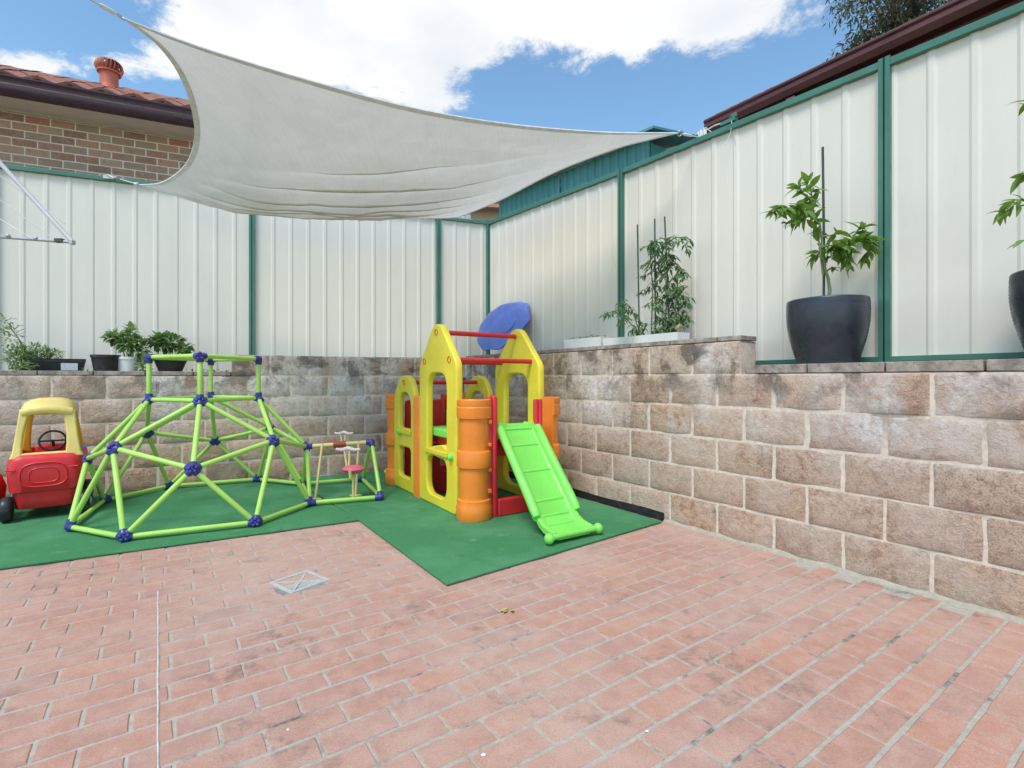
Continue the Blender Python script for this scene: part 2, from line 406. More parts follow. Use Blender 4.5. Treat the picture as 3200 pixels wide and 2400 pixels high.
def brick_mat():
    m, t, bs = newmat('mottled_brick'); b = NB(t); vec, rn = b.objv(); pos = b.pos()
    base = b.ramp(rn, [(0, (.27, .17, .115)), (.2, (.46, .17, .11)), (.4, (.38, .25, .165)), (.6, (.54, .26, .16)), (.8, (.34, .26, .19)), (1, (.56, .31, .19))])
    c = b.mix(b.rng(b.noise(vec, 16, 7, .7), .42, .66, 0, .6), base, (.42, .33, .25))
    c = b.mix(b.rng(b.noise(vec, 30, 5, .7), .56, .68, 0, .7), c, (.09, .06, .05))
    b.l(c, bs.inputs['Base Color']); bs.inputs['Roughness'].default_value = .9; b.bump(b.noise(vec, 60, 5, .7), .006, bs); return m
BRICK = brick_mat(); HMORT = mat('house_mortar', (.78, .68, .57), .95, .12, 20, .004, 90, world=True)
SOFF = mat('beige_soffit', (.76, .70, .60), .7, .05, 3); GUT = mat('plum_gutter', (.055, .022, .035), .35, .15, 3); MAROON = mat('brown_gutter', (.10, .030, .026), .35, .18, 3)
TILE = mat('terracotta_tile', (.29, .105, .07), .75, .35, 7, .003, 60, dirt=((.5, .33, .27), .6)); VENT = mat('terracotta_paint', (.50, .13, .075), .55, .12, 5)
CREAMW = mat('cream_render', (.62, .52, .40), .8, .06, 3); GRATE = mat('drain_grate', (.60, .61, .60), .4, .1, 20, metal=.3, dirt=((.33, .35, .33), .5))
LEAFC = leaf_mat('citrus_leaf', (.05, .14, .02), (.20, .35, .06)); LEAFT = leaf_mat('tomato_leaf', (.05, .12, .045), (.13, .25, .09)); LEAFH = leaf_mat('herb_leaf', (.10, .20, .06), (.28, .40, .16))
LEAFD = leaf_mat('dark_leaf', (.04, .10, .025), (.14, .25, .07)); LEAFG = leaf_mat('gum_leaf', (.035, .045, .022), (.11, .12, .06), .2)
STEM = mat('green_stem', (.17, .22, .09), .7, .2, 12); BARK = mat('bark', (.20, .155, .12), .9, .25, 8, .01, 30); STAKE = mat('dark_stake', (.055, .07, .06), .6, .2, 20)
DEBR = mat('dry_leaf', (.45, .36, .10), .8, .2, 40)

# ------------------------------------------------------------------ ground and paving
g = MB(); g.box2((-40, -12, -.35), (40, 60, -.06)); tag(build(g, 'ground', SOIL), kind='structure')
paving = MB(); paving.add([(-5.2, -.8, -.0035), (3.4, -.8, -.0035), (3.4, 7.0, -.0035), (-5.2, 7.0, -.0035)], [(0, 1, 2, 3)])
paving.add([(-5.2, -.8, -.05), (3.4, -.8, -.05), (3.4, 7.0, -.05), (-5.2, 7.0, -.05)], [(0, 1, 2, 3)])
paving = build(paving, 'paving', JOINT); tag(paving, kind='structure')
PA = R(35.0); e1 = Vector((math.cos(PA), math.sin(PA))); e2 = Vector((math.sin(PA), -math.cos(PA)))
PL, PW, PJ = .232, .1145, .0115
def paver_mesh(seed, dl=0.0):
    r = random.Random(seed); hx, hy = (PL - .009) / 2 + dl, (PW - .0145) / 2; ch = .0035
    mb = MB(); j = lambda a: r.uniform(-a, a)
    base = [(-hx, -hy), (hx, -hy), (hx, hy), (-hx, hy)]
    ring = []
    for i in range(4):
        a, b_ = Vector(base[i]), Vector(base[(i + 1) % 4])
        for t in (0, .37, .7): ring.append(a.lerp(b_, t) + Vector((j(.0014), j(.0014))))
    n = len(ring)
    vs = [(p.x, p.y, -.03) for p in ring] + [(p.x, p.y, -ch + j(.0006)) for p in ring] + [(p.x * (1 - ch / hx), p.y * (1 - ch / hy), j(.0004)) for p in ring]
    fs = []
    for k in range(2):
        for i in range(n): fs.append((k * n + i, k * n + (i + 1) % n, (k + 1) * n + (i + 1) % n, (k + 1) * n + i))
    fs.append(tuple(range(2 * n, 3 * n)))
    return mb.add(vs, fs).mesh('paver')
PM = [paver_mesh(i) for i in range(8)]
for p_ in PM: p_.materials.append(PAV)
WR0 = Vector((1.0396, 4.106)); 
def wallX(Y): return 3.855 - .6857 * Y
matpoly = [(-5.6, 1.37), (-1.177, 3.884), (-.344, 2.663), (1.14, 3.841), (-.6, 6.5), (-5.6, 4.0)]
def inpoly(x, y, P):
    c = False; j = len(P) - 1
    for i in range(len(P)):
        if (P[i][1] > y) != (P[j][1] > y) and x < (P[j][0] - P[i][0]) * (y - P[i][1]) / (P[j][1] - P[i][1]) + P[i][0]: c = not c
        j = i
    return c
drain_c = Vector((-1.148, 2.738)); DA = R(-37)
dx_, dy_ = Vector((math.cos(DA), math.sin(DA))), Vector((-math.sin(DA), math.cos(DA)))
near = []; far = []
for k in range(-60, 60):
    off = (k % 2) * .5 + rnd.uniform(-.07, .07)
    for i in range(-40, 40):
        c = e1 * (PL * (i + off)) + e2 * (PW * k) + Vector((-.5, 2.4))
        if c.x > wallX(c.y) - .02 or c.y < -.6 or c.y > 5.0 or c.x < -4.9: continue
        rel = c - drain_c
        if abs(rel.dot(dx_)) < .10 and abs(rel.dot(dy_)) < .10: continue
        deep = inpoly(c.x, c.y, matpoly) and all(inpoly(c.x + a, c.y + b_, matpoly) for a in (-.2, .2) for b_ in (-.2, .2))
        if deep: continue
        vis = c.y > .3 and (1185 + FPX * HC / c.y) < 2480 and abs(c.x) / c.y < 1.08 and not inpoly(c.x, c.y, matpoly)
        area = 1 / max(c.y, .1) ** 3
        (near if vis else far).append((area, c))
near.sort(key=lambda t: -t[0])
far += near[296:]; near = near[:296]
for (_, c) in near:
    o = link('paver', rnd.choice(PM), None, paving)
    o.location = (c.x, c.y, rnd.uniform(-.0008, .0012)); o.rotation_euler = (rnd.uniform(-.003, .003), rnd.uniform(-.003, .003), PA + rnd.uniform(-.005, .005) + (math.pi if rnd.random() < .5 else 0))
fm = MB()
for (_, c) in far:
    me = rnd.choice(PM); ca, sa = math.cos(PA), math.sin(PA)
    fm.add([(v.co.x * ca - v.co.y * sa + c.x, v.co.x * sa + v.co.y * ca + c.y, v.co.z) for v in me.vertices], [tuple(f.vertices) for f in me.polygons])
PAV2 = PAV.copy(); PAV2.name = 'clay_paver_field'      # joined pavers: tone per paver from a cell noise
_t = PAV2.node_tree; _b = NB(_t)
_map = _t.nodes.new('ShaderNodeMapping'); _map.inputs['Rotation'].default_value = (0, 0, -PA); _b.l(_b.pos(), _map.inputs[0])
_sx = _b.n('ShaderNodeSeparateXYZ'); _b.l(_map.outputs[0], _sx.inputs[0])
_cx = _b.m('FLOOR', _b.m('DIVIDE', _sx.outputs[0], PL)); _cy = _b.m('FLOOR', _b.m('DIVIDE', _sx.outputs[1], PW))
_cc = _b.n('ShaderNodeCombineXYZ'); _b.l(_cx, _cc.inputs[0]); _b.l(_cy, _cc.inputs[1]); _wn = _b.n('ShaderNodeTexWhiteNoise'); _b.l(_cc.outputs[0], _wn.inputs[0])
for nd in _t.nodes:
    if nd.type == 'OBJECT_INFO':
        for lk in list(nd.outputs['Random'].links):
            if lk.to_node.type == 'VALTORGB': _b.l(_wn.outputs[0], lk.to_socket)
o = build(fm, 'paver_field', PAV2, paving); tag(o, kind='stuff')
# control joint of pale sealant
a = G(494, 1847); b2 = Vector((a.x, a.y, 0)) + Vector((e2.x, e2.y, 0)) * 2.6
js = MB(); pts = []
for i in range(27):
    t = i / 26; p = a.lerp(b2, t); pts.append(p + Vector((e1.x, e1.y, 0)) * rnd.uniform(-.0012, .0012))
vs = []; 
for i, p in enumerate(pts):
    hw = .0032 + rnd.uniform(-.001, .0013)
    vs += [(p.x - e1.x * hw, p.y - e1.y * hw, .0005), (p.x, p.y, .004), (p.x + e1.x * hw, p.y + e1.y * hw, .0005)]
js.add(vs, [(i * 3 + k, i * 3 + k + 1, i * 3 + k + 4, i * 3 + k + 3) for i in range(26) for k in (0, 1)])
o = build(js, 'expansion_joint', mat('sealant', (.56, .55, .52), .8, .2, 20, dirt=((.35, .33, .30), .7)), paving, smooth=60)

# drain grate
dr = thing('drain_grate', 'square pale metal floor drain grate set askew in the brick paving', 'drain', (drain_c.x, drain_c.y, 0), DA)
hs = .112; f_ = MB()
for (x0, y0, x1, y1) in [(-hs, -hs, hs, -hs + .017), (-hs, hs - .017, hs, hs), (-hs, -hs + .017, -hs + .017, hs - .017), (hs - .017, -hs + .017, hs, hs - .017)]:
    f_.box2((x0, y0, -.02), (x1, y1, .004))
build(f_, 'frame', GRATE, dr, bevel=.0015)
f_ = MB(); 
for i in range(1, 8):
    q = -hs + .017 + i * (2 * hs - .034) / 8
    f_.box2((q - .0035, -hs + .017, -.010), (q + .0035, hs - .017, -.003)); f_.box2((-hs + .017, q - .0035, -.012), (hs - .017, q + .0035, -.005))
build(f_, 'grid', GRATE, dr)
for sg in (1, -1):
    f_ = MB(); f_.box((0, 0, -.0015), (2 * hs * 1.30, .010, .006 - .001 * sg), Matrix.Rotation(R(45 * sg), 3, 'Z')); build(f_, 'cross_bar', GRATE, dr)
f_ = MB(); f_.box2((-hs, -hs, -.045), (hs, hs, -.028)); build(f_, 'sump', BLK, dr)
f_ = MB()
for (x0, y0, x1, y1) in [(-.15, hs + .001, .15, .15), (-.15, -.15, .15, -hs - .001), (-.15, -hs, -hs - .001, hs), (hs + .001, -hs, .15, hs)]:
    f_.box2((x0, y0, -.03), (x1, y1, -.0035))
build(f_, 'mortar_surround', JOINT, dr)

# green rubber mats
def mat_obj(poly, name, label, z0=.0045, th=.012):
    m = MB(); m.prism(poly, z0, z0 + th)
    o = build(m, name, RUB, None, bevel=.003, seg=1); tag(o, label, 'play mat', 'green rubber play mats'); return o
A_ = (-1.177, 3.884)
seamd = Vector((-.545, .838)); seam = Vector(A_) + seamd * 2.4
mat_obj([(-5.0, 1.71), A_, (-2.43, 5.48), (-5.0, 4.20)], 'rubber_mat', 'long green rubber mat under the lime climbing frame and red toy car')
mat_obj([(-1.171, 3.875), (-.344, 2.663), (1.14, 3.841), (.72, 4.46), (-.66, 6.40), (-2.40, 5.495)], 'rubber_mat', 'green rubber mat under the yellow and orange playhouse with its corner jutting over the bricks')

# ------------------------------------------------------------------ block walls
BL, BH, BJ, BT = .4, .2256, .0155, .19
def block_mesh(seed, w, h, t=BT, rough=.0065):
    r = random.Random(seed); nx, nz = 6, 4
    xs = [-w / 2, -w / 2 + .012] + [-w / 2 + .012 + (w - .024) * i / (nx - 2) for i in range(1, nx - 2)] + [w / 2 - .012, w / 2]
    zs = [0, .012] + [.012 + (h - .024) * i / (nz - 1) for i in range(1, nz - 1)] + [h - .012, h]
    X, Z = len(xs), len(zs); vs = []
    for j, z in enumerate(zs):
        for i, x in enumerate(xs):
            edge = i in (0, X - 1) or j in (0, Z - 1)
            y = .002 if edge else -.0015 - r.uniform(0, rough)
            vs.append((x + (r.uniform(-.003, .003) if edge else r.uniform(-.008, .008)), y, z + (r.uniform(-.002, .002) if edge else r.uniform(-.006, .006))))
    fs = [(j * X + i, j * X + i + 1, (j + 1) * X + i + 1, (j + 1) * X + i) for j in range(Z - 1) for i in range(X - 1)]
    rim = [i for i in range(X)] + [j * X + X - 1 for j in range(1, Z)] + [(Z - 1) * X + i for i in range(X - 2, -1, -1)] + [j * X for j in range(Z - 2, 0, -1)]
    o0 = len(vs); 
    for q in rim: vs.append((vs[q][0], t, vs[q][2]))
    n = len(rim)
    for k in range(n): fs.append((rim[k], o0 + k, o0 + (k + 1) % n, rim[(k + 1) % n]))
    fs.append(tuple(o0 + k for k in range(n)))
    me = MB().add(vs, fs).mesh('block', 55); me.materials.append(BLOCK); return me
BM = [block_mesh(i, BL - BJ, BH - .0115) for i in range(10)]
def lay_blocks(root, rows, x0, x1, z0=0.0):
    """rows: list of (row index, phase, start, end)"""
    for (k, ph, s, e) in rows:
        n0 = math.floor((s - ph) / BL)
        for n in range(n0, n0 + 40):
            a = ph + n * BL; b_ = a + BL
            if b_ <= s + .02 or a >= e - .02: continue
            a2, b3 = max(a, s), min(b_, e); wd = b3 - a2 - BJ
            if wd < .02: continue
            o = link('block', rnd.choice(BM), None, root)
            o.location = ((a2 + b3) / 2, rnd.uniform(-.002, .002), z0 + k * BH + .0115 / 2); o.scale = (wd / (BL - BJ), 1, 1)
# back wall: local x from left to right
WA = Vector((-3.861, 4.80)); WB = Vector((-1.447, 6.05)); WC = Vector((-.596, 6.491))
wd_ = (WB - WA).normalized(); BW0 = WC - wd_ * 5.6; bwrz = math.atan2(wd_.y, wd_.x)
bw = thing('block_wall', 'split face block retaining wall behind the climbing frame, lower at its left end', 'retaining wall', (BW0.x, BW0.y, 0), bwrz, 'block retaining walls')
def on_line(P, d, u):         # distance along line P + s d where direction u is met
    r = (u - 1600) / FPX; return (r * P.y - P.x) / (d.x - r * d.y)
step_s = on_line(BW0, wd_, 722); ph_b = on_line(BW0, wd_, 968) % BL
xr = 5.6
rows = [(k, ph_b + (.2 if k % 2 == 0 else 0) , 0, xr - .02) for k in range(5)] + [(5, ph_b, step_s, xr - .004)]
lay_blocks(bw, rows, 0, xr)
mb = MB(); mb.box2((0, .0008, -.02), (xr + .012, BT - .01, 5 * BH)); mb.box2((step_s + .006, .0009, 5 * BH - .01), (xr + .012, BT - .0101, 6 * BH - .002)); build(mb, 'mortar', MORT, bw)
CAPM = mat('weathered_cap', (.33, .275, .235), .93, .4, 14, .006, 60, dirt=((.10, .09, .08), .8), world=True)
def caps(root, s, e, ph, z, h, L_=BL, y0=-.004):
    n0 = math.floor((s - ph) / L_)
    for n in range(n0, n0 + 30):
        a = max(ph + n * L_, s); b_ = min(ph + (n + 1) * L_, e)
        if b_ - a < .03: continue
        m = MB(); m.box2((a + .005, y0, z), (b_ - .005, BT, z + h)); build(m, 'capping_block', CAPM, root, bevel=.004, seg=1)
caps(bw, 0, step_s, ph_b + .1, 5 * BH + .004, .040)
# right wall: local x from the corner towards the camera
wr = Vector((.5655, -.8247)); RW0 = WC.copy(); rwrz = math.atan2(wr.y, wr.x)
dA = (Vector((0, 0)) - RW0).dot(wr)       # shift so that distance D measured in photo (X/.5655) maps to local
def Dl(Dv): return Dv - RW0.x / .5655
endT = (1.534 - RW0.x) / .5655
rw = thing('block_wall', 'split face block retaining wall stepping down beside the two black pots', 'retaining wall', (RW0.x, RW0.y, 0), rwrz, 'block retaining walls')
p3 = Dl(.333) % BL; p1 = Dl(.133) % BL; RWE = 7.2
rows = [(k, p1 if k % 2 == 0 else p3, 0.02, RWE) for k in range(5)] + [(5, p3, .02, endT)]
lay_blocks(rw, rows, 0, RWE)
mb = MB(); mb.box2((.0, .0008, -.02), (RWE, BT - .011, 5 * BH)); mb.box2((.0, .0009, 5 * BH - .01), (endT - .007, BT - .0111, 6 * BH - .002)); build(mb, 'mortar', MORT, rw)
caps(rw, 0, endT + .004, p1, 6 * BH + .003, .033)
caps(rw, endT + .004, RWE, p3, 5 * BH + .004, .055)
# mortar fillet along the foot of the right wall
mb = MB(); n = 60; vs = []; s0 = Dl(2.09)
for i in range(n + 1):
    s = s0 + (RWE - s0) * i / n; q = rnd.uniform(-.006, .006)
    vs += [(s, -.028 + q, -.004), (s, -.020 + q, .006 + rnd.uniform(0, .006)), (s, -.002, .020 + rnd.uniform(-.006, .008)), (s, .02, .03)]
mb.add(vs, [(i * 4 + k, i * 4 + k + 1, i * 4 + k + 5, i * 4 + k + 4) for i in range(n) for k in range(3)])
build(mb, 'mortar_fillet', mortar_mat('fillet_mortar', (.42, .385, .30)), rw)
# dark rubber upstand behind the mats at the foot of the right wall
mb = MB(); vs = []
for i in range(13):
    s = .9 + (Dl(2.085) - .9) * i / 12; vs += [(s, -.006, .0), (s, -.02 - .004 * math.sin(i * 2.1), .005), (s, -.013, .062 + .006 * math.sin(i * 1.3)), (s, -.005, .062 + .006 * math.sin(i * 1.3))]
mb.add(vs, [(i * 4 + k, i * 4 + (k + 1) % 4, i * 4 + 4 + (k + 1) % 4, i * 4 + 4 + k) for i in range(12) for k in range(4)] + [(0, 1, 2, 3), (51, 50, 49, 48)])
o = build(mb, 'rubber_edging', BLK, None, loc=(RW0.x, RW0.y, 0), rot=(0, 0, rwrz)); tag(o, 'black rubber edging strip at the foot of the wall behind the slide', 'edging strip')
# retained soil ledges
FC = Vector((-.308, 6.866)); fd = Vector((4.742, 1.788)).normalized(); fr = wr
soil = MB()
def w2(root, x, y): 
    a = root.rotation_euler.z; return (root.location.x + x * math.cos(a) - y * math.sin(a), root.location.y + x * math.sin(a) + y * math.cos(a))
FL = FC - fd * 7.0
q1 = w2(bw, 0, BT); q2 = w2(bw, step_s, BT); q3 = w2(bw, 5.7, BT + .02)
ft = lambda s: FC - fd * s
sb = (Vector(q2) - FC).dot(-fd)
soil.prism([q1, q2, tuple(ft(sb) + Vector((-.1, .3))), tuple(ft(7.0) + Vector((-.1, .3)))], .9, 1.135)
soil.prism([q2, q3, (0, 7.3), tuple(ft(sb) + Vector((-.1, .3)))], .9, 1.335)
r1 = w2(rw, 0, BT); r2 = w2(rw, endT, BT); r3 = w2(rw, RWE, BT)
off = Vector((.8247, .5655)) * .45
r2 = w2(rw, endT - .9, BT)
soil.prism([r1, r2, tuple(Vector(r2) + off), tuple(Vector(r1) + off)], .89, 1.334)
soil.prism([r2, r3, tuple(Vector(r3) + off), tuple(Vector(r2) + off)], .89, 1.168)
tag(build(soil, 'soil', SOIL), kind='structure')

# ------------------------------------------------------------------ fences
def rib_profile(x0, x1, z0f, z1f, per=.19, ph=0.0, dk=1.0):
    """ribbed steel sheet between x0 and x1; front faces -y"""
    pts = []; n0 = math.floor((x0 - ph) / per) - 1
    cand = [(x0, 0), (x1, 0)]
    xs = []
    for n in range(n0, n0 + 60):
        c = ph + n * per
        for (dx, y) in [(-.027, 0), (-.0255, -.0006), (-.013, -.0080), (-.011, -.0084), (.011, -.0084), (.013, -.0080), (.0255, -.0006), (.027, 0)]:
            if x0 < c + dx < x1: xs.append((c + dx, y * dk))
    xs.sort(); xs = [(x0, xs[0][1] if xs else 0)] + xs + [(x1, xs[-1][1] if xs else 0)]
    vs = []; 
    for (x, y) in xs: vs += [(x, y, z0f(x)), (x, y, z1f(x))]
    k = len(vs)
    vs += [(v[0], v[1] + .0015, v[2]) for v in vs[:k]]
    fs = []
    for i in range(len(xs) - 1):
        fs.append((2 * i, 2 * i + 2, 2 * i + 3, 2 * i + 1)); fs.append((k + 2 * i, k + 2 * i + 1, k + 2 * i + 3, k + 2 * i + 2))
    return MB().add(vs, fs)
def make_fence(name, label, P0, ang, posts, tops, zb, rail_z, ends, grp):
    root = thing(name, label, 'fence', (P0.x, P0.y, 0), ang, grp)
    def top(x):
        for i in range(len(posts) - 1):
            if x <= posts[i + 1] or i == len(posts) - 2:
                t = (x - posts[i]) / (posts[i + 1] - posts[i]); return tops[i] * (1 - t) + tops[i + 1] * t
    for i in range(len(posts) - 1):
        a, b_ = posts[i], posts[i + 1]; ns = max(1, round((b_ - a) / .78)); wds = (b_ - a - .05) / ns
        for k in range(ns):
            x0 = a + .025 + k * wds; x1 = x0 + wds
            zo = rnd.uniform(-.002, .002)
            o = build(rib_profile(x0, x1 + .001, lambda x: zb(x), lambda x: top(x) - .02, ph=a + .03), 'fence_panel', FCREAM, root, loc=(0, zo, 0))
        ta, tb = tops[i], tops[i + 1]
        m = MB(); x0, x1 = a + .02, b_ - .02
        for (yy0, yy1, za, zt) in [(-.036, .03, -.045, 0)]:
            m.add([(x0, yy0, top(x0) + za), (x1, yy0, top(x1) + za), (x1, yy1, top(x1) + za), (x0, yy1, top(x0) + za), (x0, yy0, top(x0) + zt), (x1, yy0, top(x1) + zt), (x1, yy1, top(x1) + zt), (x0, yy1, top(x0) + zt)],
                  [(0, 1, 2, 3), (4, 5, 6, 7), (0, 1, 5, 4), (1, 2, 6, 5), (2, 3, 7, 6), (3, 0, 4, 7)])
        build(m, 'top_rail', FGREEN, root, bevel=.004)
        m = MB(); m.box2((x0, -.034, rail_z(x0 + .05)), (x1, .03, rail_z(x0 + .05) + .032)); build(m, 'bottom_rail', FGREEN, root, bevel=.003)
    for i, x in enumerate(posts):
        if i == 0 and not ends[0]: continue
        m = MB(); zt = tops[i] + .012
        pw = .030
        for sx in (-1, 1):
            m.box2((x + sx * .003, -.040, 1.0), (x + sx * pw, -.034, zt)); m.box2((x + sx * .003, -.040, 1.0), (x + sx * .006, -.024, zt)); m.box2((x + sx * (pw - .003), -.0395, 1.0), (x + sx * pw, .03, zt))
        m.box2((x - pw + .004, -.026, 1.0), (x + pw - .004, .02, zt - .002))
        build(m, 'post', FGREEN, root)
    return root
s788 = (FC - Vector((-3.005, 5.849))).length; s1370 = (FC - Vector((-.964, 6.619))).length
LB = 7.0; F0 = FC - fd * LB
bposts = [LB - s788 - 2 * (s788 - s1370) , LB - 2 * s788 + s1370 - .12, LB - s788, LB - s1370, LB - .02]
make_fence('metal_fence', 'cream ribbed steel fence with green posts along the back behind the shade sail', F0, math.atan2(fd.y, fd.x), bposts, [3.25, 3.24, 3.228, 3.228, 3.228],
           lambda x: 1.13 if x < LB - s788 + .2 else 1.30, lambda x: 1.14 if x < LB - s788 - .1 else 1.338, (True, True), 'cream steel boundary fences')
s1946 = (Vector((1.065, 4.863)) - FC).length; s2770 = (Vector((2.285, 3.085)) - FC).length
make_fence('metal_fence', 'cream ribbed steel fence with green posts along the right above the black pots', FC, math.atan2(fr.y, fr.x), [0, s1946, s2770, s2770 + 2.17, s2770 + 4.34], [3.228, 3.103, 3.032, 2.97, 2.92],
           lambda x: 1.28 if x < 2.5 else 1.175, lambda x: 1.338 if x < 1.5 else 1.200, (False, True), 'cream steel boundary fences')

# ------------------------------------------------------------------ climbing frame
cf0 = Vector((-2.62, 4.33, 0))
NODES = {'M1': (-2.827, 3.581, .607), 'M2': (-2.222, 3.519, .47), 'M3': (-1.901, 4.035, .607), 'M4': (-1.900, 4.683, .47), 'M5': (-2.413, 5.078, .607), 'M6': (-3.018, 5.14, .47), 'M7': (-3.339, 4.623, .607), 'M8': (-3.340, 3.976, .47),
  'G1': (-3.139, 3.586, .047), 'G2': (-2.576, 3.355, .047), 'G3': (-1.877, 3.698, .047), 'G4': (-1.714, 4.285, .047), 'G5': (-2.101, 5.073, .047), 'G6': (-2.664, 5.303, .047), 'G7': (-3.364, 4.96, .047), 'G8': (-3.526, 4.373, .047),
  'S1': (-2.981, 4.152, .927), 'S2': (-2.42, 3.922, .927), 'S3': (-2.259, 4.507, .927), 'S4': (-2.82, 4.736, .927), 'T1': (-2.981, 4.152, 1.275), 'T2': (-2.42, 3.922, 1.275), 'T3': (-2.259, 4.507, 1.275), 'T4': (-2.82, 4.736, 1.275)}
n1_ = D(1161.6, 1381, 4.80); n2_ = G(1189, 1553, .047); n3_ = G(1132.7, 1496, .047)
NODES['N1'] = tuple(n1_); NODES['N2'] = tuple(n2_); NODES['N3'] = tuple(n3_)
ND = {k: Vector(v) - cf0 for k, v in NODES.items()}
cf = thing('climbing_frame', 'lime green tube climbing dome with blue joint balls and a raised square top', 'climbing frame', cf0)
edges = [('G%d' % i, 'G%d' % (i % 8 + 1)) for i in range(1, 9)] + [('M%d' % i, 'M%d' % (i % 8 + 1)) for i in range(1, 9)]
edges += [('G%d' % i, 'M%d' % i) for i in range(1, 9)] + [('G%d' % (i % 8 + 1), 'M%d' % i) for i in range(1, 9)]
edges += [('S1', 'S2'), ('S2', 'S3'), ('S3', 'S4'), ('S4', 'S1'), ('T1', 'T2'), ('T2', 'T3'), ('T3', 'T4'), ('T4', 'T1')] + [('S%d' % i, 'T%d' % i) for i in range(1, 5)]
edges += [('M1', 'S2'), ('M2', 'S2'), ('M3', 'S2'), ('M1', 'S1'), ('M8', 'S1'), ('M7', 'S1'), ('M3', 'S3'), ('M4', 'S3'), ('M5', 'S3'), ('M5', 'S4'), ('M6', 'S4'), ('M7', 'S4')]
edges += [('N1', 'N2'), ('N1', 'N3'), ('N2', 'N3'), ('G4', 'N2'), ('G5', 'N3')]
def tube_obj(a, b_, r, m, root, name='tube', sag=0):
    d = b_ - a; n = d.normalized()
    mb = MB(); p0, p1_ = a + n * .022, b_ - n * .022
    prof = [(0, r * .86), (.04, r), (.5, r * .97), (.96, r), (1, r * .86)]
    mb.tube([p0 + (p1_ - p0) * t for t, _ in prof], [q for _, q in prof], 14)
    return build(mb, name, m, root, smooth=50)
for a, b_ in edges: tube_obj(ND[a], ND[b_], .0185, LIME, cf)
tube_obj(ND['M4'], ND['N1'], .0195, PALEY, cf, 'yellow_tube')
adj = {}
for a, b_ in edges + [('M4', 'N1')]:
    adj.setdefault(a, []).append(b_); adj.setdefault(b_, []).append(a)
for k, nb in adj.items():
    mb = MB(); c = ND[k]
    mb.sphere(c, .031, 12, (1, 1, .95))
    for q in nb:
        n = (ND[q] - c).normalized(); mb.tube([c + n * .012, c + n * .046, c + n * .050], [.0275, .0265, .0235], 12)
    outn = (c - Vector((0, 0, .3))).normalized()
    if k in ('M2', 'G2', 'G3', 'S2', 'M1', 'M3', 'T2'):
        vd = (Vector((0, 0, HC)) - (c + cf0)).normalized(); t1 = vd.orthogonal().normalized(); t2 = vd.cross(t1)
        for i in range(5):
            a = i * 2 * math.pi / 5 + .3; mb.sphere(c + vd * .026 + (t1 * math.cos(a) + t2 * math.sin(a)) * .022, .013, 8)
    build(mb, 'joint_ball', NAVY, cf, smooth=45)

# doll swing standing under the yellow tube
a = Vector(NODES['M4']); b_ = n1_
def sw(t, z): 
    p = a.lerp(b_, t); return Vector((p.x, p.y, z)) if z is not None else p
so = sw(.5, 0)
swg = thing('toy_swing', 'pink and yellow seesaw swing toy hanging from the side bar of the climbing frame', 'toy', so)
for t, dz, fy in ((.24, 0, -.18), (.80, 0, -.10)):
    p = sw(t, None) - so; q = Vector((p.x, p.y + fy, .018))
    mb = MB(); mb.tube([p + Vector((0, -.01, .02)), q + Vector((0, 0, .0))], .011, 10); mb.lathe([(.045, .017), (.045, .024), (.012, .030)], 14, (q.x, q.y, 0)); mb.box((q.x, q.y, .02), (.11, .025, .008))
    build(mb, 'stand', PALEY, swg, smooth=40)
mb = MB(); p = sw(.5, None) - so; dd = (b_ - a).normalized(); mb.tube([p - dd * .055, p + dd * .055], .028, 14); build(mb, 'centre_sleeve', mat('brick_red_plastic', (.36, .06, .035), .5), swg, smooth=40)
for (du, dv, Yc, sc) in ((1075, 1354, 4.95, .9), (1083 + 5, 1404, 4.58, 1.1)):
    c = D(du, dv, Yc) - so
    mb = MB(); mb.tube([c + Vector((-.10 * sc, 0, 0)), c + Vector((-.05 * sc, 0, -.006)), c + Vector((0, 0, .01)), c + Vector((.05 * sc, 0, -.006)), c + Vector((.10 * sc, 0, 0))], [.013, .016, .020, .016, .013], 10); build(mb, 'handle_bar', PALEP, swg, smooth=50)
    mb = MB()
    for sx in (-1, 1): mb.tube([c + Vector((.024 * sx - .01, 0, -.01)), c + Vector((.008 * sx + .004, -.02, -.15 * sc))], .010, 8)
    build(mb, 'hanger', PALEY, swg, smooth=50)
c = D(1104, 1466, 4.52) - so
mb = MB(); mb.lathe([(.001, -.035), (.05, -.036), (.085, -.015), (.098, .004), (.09, .016), (.06, .030), (.001, .036)], 22, (c.x, c.y, c.z)); build(mb, 'seat', PINK, swg, smooth=60)
mb = MB(); mb.tube([c + Vector((.0, -.09, -.0)), c + Vector((.0, -.08, -.06))], .014, 8); mb.tube([c + Vector((0, 0, -.03)), Vector((c.x, c.y, .02))], .012, 8); build(mb, 'peg', PALEY, swg, smooth=50)
c2 = D(1035, 1385, 5.0) - so
mb = MB(); mb.lathe([(.001, -.02), (.05, -.022), (.08, 0), (.05, .022), (.001, .024)], 18, (c2.x, c2.y, c2.z)); build(mb, 'back_seat', mat('dull_red_plastic', (.40, .09, .07), .5), swg, smooth=60)

